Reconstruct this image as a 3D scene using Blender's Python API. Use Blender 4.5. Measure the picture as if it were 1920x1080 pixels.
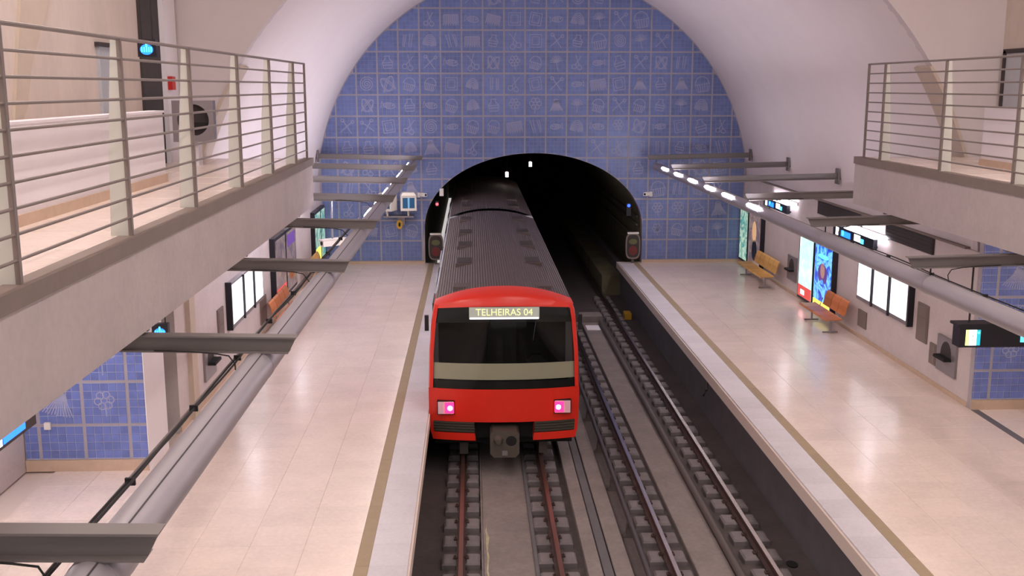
import bpy, math, random
from mathutils import Vector
random.seed(7)
S = bpy.context.scene
for o in list(bpy.data.objects): bpy.data.objects.remove(o)
COL = S.collection
PI = math.pi
# ------------------------------------------------------------------ camera
XC = 2.15                      # centre line of the station (camera stands at x = 0)
cd = bpy.data.cameras.new('camera'); cam = bpy.data.objects.new('camera', cd); COL.objects.link(cam)
cd.sensor_width = 36; cd.lens = 1980 / 1920 * 36; cd.clip_end = 300
cam.location = (0, 0, 6.15)
cam.rotation_euler = (math.radians(90 - 10.780), 0, math.radians(-2.131))
S.camera = cam
# ------------------------------------------------------------------ world, exposure
w = bpy.data.worlds.new('world'); S.world = w; w.use_nodes = True
w.node_tree.nodes['Background'].inputs[0].default_value = (1.0, .93, .92, 1)
w.node_tree.nodes['Background'].inputs[1].default_value = .35
S.view_settings.view_transform = 'Standard'; S.view_settings.look = 'None'
S.view_settings.gamma = 1; S.view_settings.use_curve_mapping = False
S.view_settings.exposure = 0.75
LAMP_HALL_FILL = 14.5      # unseen ceiling luminaires, added to light the hall
LAMP_TUBE = 32.0      # underside of the platform tube lights
LAMP_SPOT = 58.0     # lit windows on top of the tube lights
LAMP_WALL = 40.0     # battens above the wall signs

# ------------------------------------------------------------------ helpers
def lin(c):
    return tuple(((v/255)/12.92 if v/255 <= .04045 else ((v/255+.055)/1.055)**2.4) for v in c)
def mat(name, rgb, rough=.5, metal=0., var=0., vscale=3., bump=0., bscale=40., emit=0., rnd=0., spec=.5, stretch=None, fine=0.):
    m = bpy.data.materials.new(name); m.use_nodes = True; nt = m.node_tree; b = nt.nodes['Principled BSDF']
    c = lin(rgb) + (1,)
    b.inputs['Base Color'].default_value = c; b.inputs['Roughness'].default_value = rough
    b.inputs['Metallic'].default_value = metal; b.inputs['Specular IOR Level'].default_value = spec
    geo = nt.nodes.new('ShaderNodeNewGeometry'); pos = geo.outputs['Position']
    if stretch:
        mp = nt.nodes.new('ShaderNodeMapping'); mp.inputs['Scale'].default_value = stretch
        nt.links.new(pos, mp.inputs[0]); pos = mp.outputs[0]
    val = None
    def add(a, bb):
        if a is None: return bb
        n = nt.nodes.new('ShaderNodeMath'); n.operation = 'ADD'; nt.links.new(a, n.inputs[0]); nt.links.new(bb, n.inputs[1]); return n.outputs[0]
    def mad(sock, mul, off):
        n = nt.nodes.new('ShaderNodeMath'); n.operation = 'MULTIPLY_ADD'; nt.links.new(sock, n.inputs[0])
        n.inputs[1].default_value = mul; n.inputs[2].default_value = off; return n.outputs[0]
    if var:
        n = nt.nodes.new('ShaderNodeTexNoise'); n.inputs['Scale'].default_value = vscale; n.inputs['Detail'].default_value = 6; n.inputs['Roughness'].default_value = .65
        nt.links.new(pos, n.inputs['Vector']); val = add(val, mad(n.outputs['Fac'], 4*var, -2*var))
    if fine:
        n = nt.nodes.new('ShaderNodeTexNoise'); n.inputs['Scale'].default_value = vscale*9; n.inputs['Detail'].default_value = 3
        nt.links.new(pos, n.inputs['Vector']); val = add(val, mad(n.outputs['Fac'], 4*fine, -2*fine))
    if rnd:
        n = nt.nodes.new('ShaderNodeObjectInfo'); val = add(val, mad(n.outputs['Random'], 2*rnd, -rnd))
    if val is not None:
        v2 = mad(val, 1, 1)
        mx = nt.nodes.new('ShaderNodeVectorMath'); mx.operation = 'SCALE'; mx.inputs[0].default_value = c[:3]
        nt.links.new(v2, mx.inputs['Scale']); nt.links.new(mx.outputs[0], b.inputs['Base Color'])
    if bump:
        n = nt.nodes.new('ShaderNodeTexNoise'); n.inputs['Scale'].default_value = bscale; n.inputs['Detail'].default_value = 4
        nt.links.new(pos, n.inputs['Vector'])
        bp = nt.nodes.new('ShaderNodeBump'); bp.inputs['Strength'].default_value = bump; bp.inputs['Distance'].default_value = .01
        nt.links.new(n.outputs['Fac'], bp.inputs['Height']); nt.links.new(bp.outputs[0], b.inputs['Normal'])
    if emit:
        b.inputs['Emission Color'].default_value = c; b.inputs['Emission Strength'].default_value = emit
    return m
def tile_mat(name, rgb, line, grid):
    """glazed blue tile; with grid=True the small tiles (0.135 m) of a far panel are drawn as grout lines"""
    m = bpy.data.materials.new(name); m.use_nodes = True; nt = m.node_tree; b = nt.nodes['Principled BSDF']; L = nt.links.new
    b.inputs['Roughness'].default_value = .32
    tc = nt.nodes.new('ShaderNodeTexCoord'); oi = nt.nodes.new('ShaderNodeObjectInfo')
    geo = nt.nodes.new('ShaderNodeNewGeometry')
    nz = nt.nodes.new('ShaderNodeTexNoise'); nz.inputs['Scale'].default_value = 5; nz.inputs['Detail'].default_value = 5
    L(geo.outputs['Position'], nz.inputs['Vector'])
    a = nt.nodes.new('ShaderNodeMath'); a.operation = 'MULTIPLY_ADD'; L(nz.outputs['Fac'], a.inputs[0]); a.inputs[1].default_value = .7; a.inputs[2].default_value = .56
    r = nt.nodes.new('ShaderNodeMath'); r.operation = 'MULTIPLY_ADD'; L(oi.outputs['Random'], r.inputs[0]); r.inputs[1].default_value = .22; L(a.outputs[0], r.inputs[2])
    fac = r.outputs[0]
    if grid:
        dv = nt.nodes.new('ShaderNodeVectorMath'); dv.operation = 'SCALE'; dv.inputs['Scale'].default_value = 1/.1352; L(tc.outputs['Object'], dv.inputs[0])
        fl = nt.nodes.new('ShaderNodeVectorMath'); fl.operation = 'FLOOR'; L(dv.outputs[0], fl.inputs[0])
        ad = nt.nodes.new('ShaderNodeVectorMath'); ad.operation = 'ADD'; L(fl.outputs[0], ad.inputs[0])
        cmb = nt.nodes.new('ShaderNodeCombineXYZ'); L(oi.outputs['Random'], cmb.inputs[1]); sc = nt.nodes.new('ShaderNodeVectorMath'); sc.operation = 'SCALE'; sc.inputs['Scale'].default_value = 91; L(cmb.outputs[0], sc.inputs[0]); L(sc.outputs[0], ad.inputs[1])
        wn = nt.nodes.new('ShaderNodeTexWhiteNoise'); L(ad.outputs[0], wn.inputs['Vector'])
        r2 = nt.nodes.new('ShaderNodeMath'); r2.operation = 'MULTIPLY_ADD'; L(wn.outputs['Value'], r2.inputs[0]); r2.inputs[1].default_value = .18; L(fac, r2.inputs[2]); fac = r2.outputs[0]
    colr = nt.nodes.new('ShaderNodeVectorMath'); colr.operation = 'SCALE'; colr.inputs[0].default_value = lin(rgb); L(fac, colr.inputs['Scale'])
    out = colr.outputs[0]
    if grid:
        fr = nt.nodes.new('ShaderNodeVectorMath'); fr.operation = 'FRACTION'; L(dv.outputs[0], fr.inputs[0])
        sp = nt.nodes.new('ShaderNodeSeparateXYZ'); L(fr.outputs[0], sp.inputs[0])
        g = []
        for k in (0, 2):
            n1 = nt.nodes.new('ShaderNodeMath'); n1.operation = 'COMPARE'; L(sp.outputs[k], n1.inputs[0]); n1.inputs[1].default_value = .5; n1.inputs[2].default_value = .455; g.append(n1.outputs[0])
        mn = nt.nodes.new('ShaderNodeMath'); mn.operation = 'MINIMUM'; L(g[0], mn.inputs[0]); L(g[1], mn.inputs[1])
        mx = nt.nodes.new('ShaderNodeMix'); mx.data_type = 'RGBA'; L(mn.outputs[0], mx.inputs[0])
        mx.inputs[6].default_value = lin(line)+(1,); L(out, mx.inputs[7]); out = mx.outputs[2]
    L(out, b.inputs['Base Color'])
    return m
def glass_mat(name, tint, refl=.12):
    m = bpy.data.materials.new(name); m.use_nodes = True; nt = m.node_tree; nt.nodes.clear(); L = nt.links.new
    o = nt.nodes.new('ShaderNodeOutputMaterial'); t = nt.nodes.new('ShaderNodeBsdfTransparent'); g = nt.nodes.new('ShaderNodeBsdfGlossy')
    t.inputs[0].default_value = lin(tint)+(1,); g.inputs['Roughness'].default_value = .03; g.inputs[0].default_value = (.42, .42, .42, 1)
    f = nt.nodes.new('ShaderNodeFresnel'); f.inputs[0].default_value = 1.5; mx = nt.nodes.new('ShaderNodeMixShader')
    L(f.outputs[0], mx.inputs[0]); L(t.outputs[0], mx.inputs[1]); L(g.outputs[0], mx.inputs[2]); L(mx.outputs[0], o.inputs[0])
    return m
def poster_mat(name, cols, strength, seed, scale=2.2):
    """a backlit print: soft blotches of a few colours"""
    m = bpy.data.materials.new(name); m.use_nodes = True; nt = m.node_tree; b = nt.nodes['Principled BSDF']; L = nt.links.new
    tc = nt.nodes.new('ShaderNodeTexCoord'); mp = nt.nodes.new('ShaderNodeMapping'); mp.inputs['Location'].default_value = (seed, seed*.7, seed*1.3); L(tc.outputs['Object'], mp.inputs[0])
    n = nt.nodes.new('ShaderNodeTexNoise'); n.inputs['Scale'].default_value = scale; n.inputs['Detail'].default_value = 4; n.inputs['Distortion'].default_value = 1.2; L(mp.outputs[0], n.inputs['Vector'])
    cr = nt.nodes.new('ShaderNodeValToRGB'); e = cr.color_ramp.elements
    while len(e) < len(cols): e.new(.5)
    for i, c in enumerate(cols): e[i].position = .28 + .44*i/max(1, len(cols)-1); e[i].color = lin(c)+(1,)
    L(n.outputs['Fac'], cr.inputs[0]); L(cr.outputs[0], b.inputs['Emission Color']); b.inputs['Emission Strength'].default_value = strength
    b.inputs['Base Color'].default_value = (.02, .02, .02, 1); b.inputs['Roughness'].default_value = .2
    return m

class MB:
    def __init__(s): s.v = []; s.f = []
    def box(s, x0, x1, y0, y1, z0, z1):
        n = len(s.v); s.v += [(x0,y0,z0),(x1,y0,z0),(x1,y1,z0),(x0,y1,z0),(x0,y0,z1),(x1,y0,z1),(x1,y1,z1),(x0,y1,z1)]
        s.f += [tuple(n+i for i in q) for q in ((3,2,1,0),(4,5,6,7),(0,1,5,4),(1,2,6,5),(2,3,7,6),(3,0,4,7))]; return s
    def frustum(s, x0, x1, y0, y1, z0, z1, d):
        n = len(s.v); s.v += [(x0,y0,z0),(x1,y0,z0),(x1,y1,z0),(x0,y1,z0),(x0+d,y0+d,z1),(x1-d,y0+d,z1),(x1-d,y1-d,z1),(x0+d,y1-d,z1)]
        s.f += [tuple(n+i for i in q) for q in ((3,2,1,0),(4,5,6,7),(0,1,5,4),(1,2,6,5),(2,3,7,6),(3,0,4,7))]; return s
    def bevbox(s, x0, x1, y0, y1, z0, z1, d):
        """box with a chamfered rim on top"""
        zb = z1-d; n = len(s.v)
        for z, e in ((z0, 0), (zb, 0), (z1, d)): s.v += [(x0+e,y0+e,z),(x1-e,y0+e,z),(x1-e,y1-e,z),(x0+e,y1-e,z)]
        s.f.append((n+3,n+2,n+1,n)); s.f.append((n+8,n+9,n+10,n+11))
        for k in (0, 4):
            for i in range(4): j = (i+1) % 4; s.f.append((n+k+i,n+k+j,n+k+4+j,n+k+4+i))
        return s
    def prism(s, poly, axis, a, b):
        """poly: 2-D points, extruded along axis from a to b (x: (y,z); y: (x,z); z: (x,y))"""
        def P(p, t): return (t,p[0],p[1]) if axis == 'x' else (p[0],t,p[1]) if axis == 'y' else (p[0],p[1],t)
        n = len(s.v); k = len(poly); s.v += [P(p,a) for p in poly]+[P(p,b) for p in poly]
        s.f.append(tuple(n+i for i in range(k))); s.f.append(tuple(n+k+i for i in reversed(range(k))))
        for i in range(k): j = (i+1) % k; s.f.append((n+j,n+i,n+k+i,n+k+j))
        return s
    def tube(s, pts, r, seg=8, cap=True):
        n0 = len(s.v); N = len(pts)
        for i, p in enumerate(pts):
            p = Vector(p); d = (Vector(pts[min(i+1,N-1)])-Vector(pts[max(i-1,0)])).normalized()
            u = d.cross(Vector((0,0,1)) if abs(d.z) < .9 else Vector((1,0,0))).normalized(); w_ = d.cross(u)
            rr = r[i] if isinstance(r, (list,tuple)) else r
            for k in range(seg): a = 2*PI*k/seg; s.v.append(tuple(p+u*math.cos(a)*rr+w_*math.sin(a)*rr))
        for i in range(N-1):
            for k in range(seg): k2 = (k+1) % seg; a = n0+i*seg; s.f.append((a+k,a+seg+k,a+seg+k2,a+k2))
        if cap:
            s.f.append(tuple(n0+k for k in range(seg))); s.f.append(tuple(n0+(N-1)*seg+k for k in reversed(range(seg))))
        return s
    def disc(s, c, r, axis, t, seg=20, ry=None):
        poly = [(c[0]+r*math.cos(2*PI*k/seg), c[1]+(ry or r)*math.sin(2*PI*k/seg)) for k in range(seg)]
        return s.prism(poly, axis, t[0], t[1])
    def grid(s, pts):
        """pts: rows of points -> quads"""
        n = len(s.v); R = len(pts); Cn = len(pts[0])
        for row in pts: s.v += [tuple(p) for p in row]
        for i in range(R-1):
            for j in range(Cn-1): a = n+i*Cn+j; s.f.append((a,a+1,a+Cn+1,a+Cn))
        return s
    def mesh(s, name, m, smooth=False):
        me = bpy.data.meshes.new(name); me.from_pydata(s.v, [], s.f); me.materials.append(m)
        if smooth:
            me.polygons.foreach_set('use_smooth', [True]*len(me.polygons))
            try: me.set_sharp_from_angle(angle=math.radians(40))
            except Exception: pass
        me.update(); return me
    def build(s, name, m, parent=None, loc=(0,0,0), rz=0, smooth=False):
        return link(name, s.mesh(name, m, smooth), parent, loc, rz)
def link(name, me, parent=None, loc=(0,0,0), rz=0):
    o = bpy.data.objects.new(name, me); COL.objects.link(o); o.location = loc; o.rotation_euler = (0,0,rz); o.parent = parent; return o
def tag(o, label=None, cat=None, group=None, kind=None):
    if label: o['label'] = label
    if cat: o['category'] = cat
    if group: o['group'] = group
    if kind: o['kind'] = kind
    return o
def thing(name, label, cat, loc=(0,0,0), rz=0, group=None):
    o = bpy.data.objects.new(name, None); COL.objects.link(o); o.location = loc; o.rotation_euler = (0,0,rz); o.empty_display_size = .1
    return tag(o, label, cat, group)
def struct(o, label, cat='structure'): return tag(o, label, cat, None, 'structure')
def copy_tree(o, parent=None):
    c = o.copy(); COL.objects.link(c); c.parent = parent
    for ch in [q for q in bpy.data.objects if q.parent == o]: copy_tree(ch, c)
    return c
def text_mesh(txt, size, m, name='lettering'):
    cu = bpy.data.curves.new('t', 'FONT'); cu.body = txt; cu.size = size; cu.align_x = 'CENTER'; cu.align_y = 'CENTER'; cu.extrude = .001
    o = bpy.data.objects.new('t', cu); COL.objects.link(o); dg = bpy.context.evaluated_depsgraph_get()
    me = bpy.data.meshes.new_from_object(o.evaluated_get(dg)); bpy.data.objects.remove(o); me.name = name; me.materials.clear(); me.materials.append(m); return me
def mx(side, off): return XC + side*off
def span(a, b): return (min(a,b), max(a,b))

# ------------------------------------------------------------------ materials
M = {}
M['plaster'] = mat('vault_plaster', (226,216,216), .75, var=.03, vscale=.8)
M['frontwall'] = mat('front_wall_plaster', (208,198,198), .8, var=.04, vscale=1.)
M['concrete'] = mat('fair_faced_concrete', (186,174,172), .8, var=.10, vscale=1.3, bump=.25, bscale=25, fine=.05)
M['wallstone'] = mat('wall_stone_plaster', (206,194,192), .7, var=.07, vscale=2., fine=.04)
M['beigewall'] = mat('mezzanine_wall_plaster', (205,190,180), .8, var=.09, vscale=1.5, stretch=(1,1,.35), fine=.03)
M['white'] = mat('white_paint', (232,226,230), .6, var=.02)
M['slab'] = mat('platform_limestone', (232,214,202), .22, var=.07, vscale=1.6, fine=.05, rnd=.035)
M['joint'] = mat('slab_joint', (220,203,191), .6)
M['edge'] = mat('platform_edge_stone', (205,199,203), .6, var=.06, vscale=2, fine=.05, rnd=.05)
M['stripe'] = mat('warning_strip_stone', (158,138,112), .7, var=.08, vscale=6, rnd=.04)
M['skirting'] = mat('skirting_stone', (200,174,152), .6, var=.1, vscale=6)
M['grout'] = mat('tile_border_stone', (172,164,170), .6, var=.08, vscale=4)
M['tile_far'] = tile_mat('blue_glazed_panel', (101,117,167), (136,142,180), True)
M['tile'] = tile_mat('blue_glazed_tile', (108,124,190), (150,160,205), False)
M['tilegrout'] = mat('small_tile_grout', (182,188,218), .7)
M['draw_far'] = mat('tile_drawing_glaze', (160,161,190), .4)
M['draw'] = mat('tile_drawing_white', (172,176,206), .4)
M['bed'] = mat('track_bed', (76,68,66), .9, var=.25, vscale=1.2, bump=.5, bscale=20, fine=.1)
M['bedlight'] = mat('track_slab_concrete', (122,112,108), .85, var=.22, vscale=1.5, bump=.3, bscale=20, fine=.1)
M['residue'] = mat('paint_residue', (170,158,128), .9, var=.3, vscale=4)
M['block'] = mat('rail_block_concrete', (108,101,101), .8, var=.18, vscale=5, rnd=.1)
M['pit'] = mat('platform_side_concrete', (92,88,90), .85, var=.15, vscale=2)
M['railrust'] = mat('rail_rusty_web', (70,50,46), .7, var=.2, vscale=6)
M['railtop'] = mat('rail_polished_head', (190,180,178), .22, 1.)
M['railtoprust'] = mat('rail_worn_head', (128,96,86), .4, .8)
M['thirdrail'] = mat('conductor_rail', (78,72,74), .5, .5)
M['pipe'] = mat('grey_pipe', (84,76,72), .6)
M['dark'] = mat('soot_black', (16,15,15), .8)
M['tunnel'] = mat('tunnel_lining', (104,98,74), .95, var=.3, vscale=1)
M['alu'] = mat('lamp_tube_aluminium', (172,166,170), .42, .35, var=.03)
M['alu_dk'] = mat('lamp_tube_seam', (70,66,68), .6)
M['beam'] = mat('beam_paint_grey', (124,117,115), .55, .15, var=.04)
M['railing'] = mat('railing_paint', (134,122,116), .45, .2)
M['postplate'] = mat('railing_post_plate', (206,206,198), .5)
M['coping'] = mat('slab_coping', (130,116,108), .7, var=.08, vscale=3)
M['cable'] = mat('black_cable', (28,26,26), .6)
M['frame'] = mat('dark_frame', (34,32,40), .4, .2)
M['steel'] = mat('brushed_steel', (150,144,148), .4, .6, var=.05)
M['steeldk'] = mat('grey_steel_panel', (132,118,112), .5, .3, var=.05)
M['wood'] = mat('bench_wood', (206,158,84), .45, var=.10, vscale=8, rnd=.14)
M['woodred'] = mat('bench_wood_red', (190,112,62), .45, var=.1, vscale=8, rnd=.15)
M['red'] = mat('train_red', (214,44,28), .28, var=.015)
M['roof'] = mat('train_roof', (86,74,72), .6, .1, var=.08, vscale=1.2)
M['roofhatch'] = mat('train_roof_hatch', (48,40,28), .6)
M['trainside'] = mat('train_side', (196,198,206), .35, .3)
M['rubber'] = mat('black_rubber', (14,14,15), .5)
M['grille'] = mat('train_grille', (58,52,44), .55)
M['windscreen'] = glass_mat('windscreen_glass', (236,239,235))
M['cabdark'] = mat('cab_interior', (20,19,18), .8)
M['dash'] = mat('cab_desk', (240,230,204), .6)
M['coupler'] = mat('coupler_steel', (104,96,88), .45, .6, var=.1, vscale=20)
M['lens'] = mat('lamp_lens', (236,190,200), .2)
M['lampred'] = mat('tail_lamp_red', (255,30,80), .3, emit=3.)
M['lampwhite'] = mat('tail_lamp_core', (255,220,226), .3, emit=14.)
M['dotbg'] = mat('destination_display', (150,152,142), .5, emit=.35)
M['dotband'] = mat('destination_band', (225,222,232), .5, emit=.7)
M['dottext'] = mat('destination_lettering', (212,214,150), .5, emit=.7)
M['hall'] = mat('hall_fill_diffuser', (255,243,240), .5, emit=LAMP_HALL_FILL)
M['tubelamp'] = mat('tube_lamp_diffuser', (255,240,232), .5, emit=LAMP_TUBE)
M['spot'] = mat('tube_lamp_window', (246,240,255), .5, emit=LAMP_SPOT)
M['batten'] = mat('wall_batten_diffuser', (246,242,255), .5, emit=LAMP_WALL)
M['soffit'] = mat('soffit_fill_diffuser', (255,242,234), .5, emit=22.)  # glow of the fill battens added under the balconies
M['signbox'] = mat('sign_box', (22,20,30), .35)
M['signblue'] = mat('sign_lit_blue', (30,110,255), .4, emit=1.6)
M['signcyan'] = mat('sign_lit_cyan', (70,205,255), .4, emit=2.)
M['signwhite'] = mat('sign_lit_white', (250,250,255), .4, emit=1.8)
M['signgreen'] = mat('sign_lit_green', (200,225,120), .4, emit=1.2)
M['signteal'] = mat('sign_lit_teal', (40,150,165), .4, emit=1.0)
M['mapwhite'] = poster_mat('lit_map_sheet', [(240,236,250),(252,250,255),(225,222,238),(250,248,255)], 1.25, 3., 5)
M['p_blue'] = poster_mat('poster_blue', [(20,40,150),(30,90,215),(110,190,245),(30,70,190),(20,20,110)], 1.0, 1.2, 2.4)
M['p_mint'] = poster_mat('poster_mint', [(205,240,232),(170,225,215),(235,245,245)], 1.0, 5.1, 1.6)
M['p_green'] = poster_mat('poster_green', [(120,190,180),(60,130,125),(190,215,190),(95,150,140)], .6, 8.3, 2.6)
M['p_pink'] = poster_mat('poster_pink', [(150,125,130),(110,85,95),(165,140,130),(140,100,120)], .4, 2.7, 2.6)
M['p_red'] = mat('poster_red_band', (196,70,66), .4, emit=.6)
M['p_yellow'] = mat('poster_yellow_band', (225,215,90), .4, emit=.8)
M['p_skin'] = mat('poster_tan_figure', (190,150,110), .4, emit=.6)
M['p_purple'] = mat('poster_purple_figure', (90,60,130), .4, emit=.5)
M['tvcase'] = mat('monitor_casing', (222,216,206), .5)
M['tvscreen'] = mat('monitor_screen', (40,84,120), .15, emit=.12)
M['tvglint'] = mat('monitor_glint', (120,170,205), .2, emit=.25)
M['camwhite'] = mat('camera_housing', (235,230,225), .4)
M['brass'] = mat('bracket_yellow', (196,150,40), .5)
M['alarm'] = mat('alarm_red', (190,40,34), .4)
M['sigred'] = mat('signal_red_lamp', (255,60,70), .4, emit=3.)
M['sigblue'] = mat('signal_blue_lamp', (20,40,255), .4, emit=9.)
M['sigwhite'] = mat('tunnel_white_lamp', (255,235,225), .4, emit=4.)
M['shutter'] = mat('grey_door', (176,178,184), .5)
M['greenglow'] = mat('mirror_green', (96,100,60), .3)
M['redglow'] = mat('mirror_red', (110,40,36), .3)
M['vent'] = mat('vent_dark', (58,50,50), .7, var=.1)
M['greystrip'] = mat('floor_strip_grey', (104,100,104), .6, var=.05)
M['toffee'] = mat('arch_rim_stone', (196,180,164), .7, var=.06)

# ------------------------------------------------------------------ structure
YE = 37.05                     # end wall
HW = 7.47                      # half width of the platform hall
ZV, RV = 2.50, 7.55            # vault centre height and radius
YA = 19.7                      # near edge of the vault
ZM, ZB = 4.84, 3.95            # mezzanine floor and soffit
PZ = -1.0                      # rail head level
EDGE = 3.05                   # platform edge, from the centre line

# track bed with its tunnel continuation
struct(MB().box(XC-3.6, XC+3.6, -3, 75, -1.6, -1.27).build('floor_track', M['bed']), 'dark sooty track bed between the two platforms', 'track bed')
# platforms
def platform(side, name, ypass, where):
    x0, x1 = span(mx(side, EDGE-.05), mx(side, 9.6))
    b = struct(MB().box(x0, x1, -3, YE+.3, -.25, -.03).build(name, M['joint']), 'pale limestone platform floor ' + where, 'floor')
    xi, xo = span(mx(side, EDGE-.02), mx(side, EDGE+.05))
    a, c = span(mx(side, EDGE+.12), mx(side, EDGE+.3))
    MB().box(a, c, -3, 75, -1.45, -.25).build('platform_face', M['pit'], b)
    a, c = span(mx(side, EDGE), mx(side, EDGE+.2))
    MB().box(a, c, -3, YE+.3, -.25, -.07).build('platform_nosing', M['pit'], b)
    # pieces of the floor
    e0, e1 = EDGE-.02, EDGE+.49          # edge stones
    s1 = EDGE+.67                        # warning strip
    L = .67; g = .0012
    def piece(w, l): return MB().bevbox(-w/2+g, w/2-g, -l/2+g, l/2-g, -.03, 0, .0018)
    em = piece(e1-e0, L).mesh('edge_stone', M['edge']); sm = piece(s1-e1, L*3).mesh('strip_stone', M['stripe'])
    n = int((YE-8.5)/L)
    for k in range(n+1):
        y = YE-L*(k+.5)
        link('edge_stone', em, b, (mx(side, (e0+e1)/2), y, 0))
    for k in range(n//3+1): link('strip_stone', sm, b, (mx(side, (e1+s1)/2), YE-3*L*(k+.5), 0))
    nc = 5; W = (HW-s1)/nc; fm = piece(W, L).mesh('floor_slab', M['slab'])
    for k in range(n+1):
        for c_ in range(nc): link('floor_slab', fm, b, (mx(side, s1+W*(c_+.5)), YE-L*(k+.5), 0))
    # passage floor beyond the line of the wall
    xo = HW
    if side > 0:
        gm = piece(.16, L*3).mesh('strip_stone', M['greystrip']); xo = HW+.16
        for k in range(4): link('strip_stone', gm, b, (mx(side, HW+.08), ypass-3*L*(k+.5), 0))
    pm = piece(W, L).mesh('floor_slab', M['slab'])
    for k in range(12):
        for c_ in range(2): link('floor_slab', pm, b, (mx(side, xo+W*(c_+.5)), ypass-L*(k+.5), 0))
    # steel-grey running line under the edge (rubbing board)
    return b
fl_l = platform(-1, 'floor_platform_left', 16.62, 'beside the red train')
fl_r = platform(1, 'floor_platform_right', 19.36, 'beside the empty track')

# end wall with tunnel mouth: beige border stone carrying blue panels
TA, TB, TZ = 3.85, 2.62, 1.26       # tunnel half width, arch rise, spring height
def arch_pts(n, a, b, zc, x0=XC): return [(x0+a*math.cos(PI*i/n), zc+b*math.sin(PI*i/n)) for i in range(n+1)]
NW = 64
hole = [(XC+TA, -1.6)] + arch_pts(NW, TA, TB, TZ) + [(XC-TA, -1.6)]
outr = [(XC+RV, -1.6)] + [(XC+RV*math.cos(PI*i/NW)*1.0, ZV+RV*math.sin(PI*i/NW)) for i in range(NW+1)] + [(XC-RV, -1.6)]
mb = MB()
for yy in (YE, YE+.4): mb.v += [(p[0], yy, p[1]) for p in hole]; mb.v += [(p[0], yy, p[1]) for p in outr]
k = len(hole)
for i in range(k-1):
    mb.f.append((i, i+1, k+i+1, k+i)); mb.f.append((2*k+i+1, 2*k+i, 3*k+i, 3*k+i+1))
    mb.f.append((i+1, i, 2*k+i, 2*k+i+1))
wall_end = struct(mb.build('wall_end', M['grout']), 'end wall of blue picture tiles around the tunnel mouth', 'wall')
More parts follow.
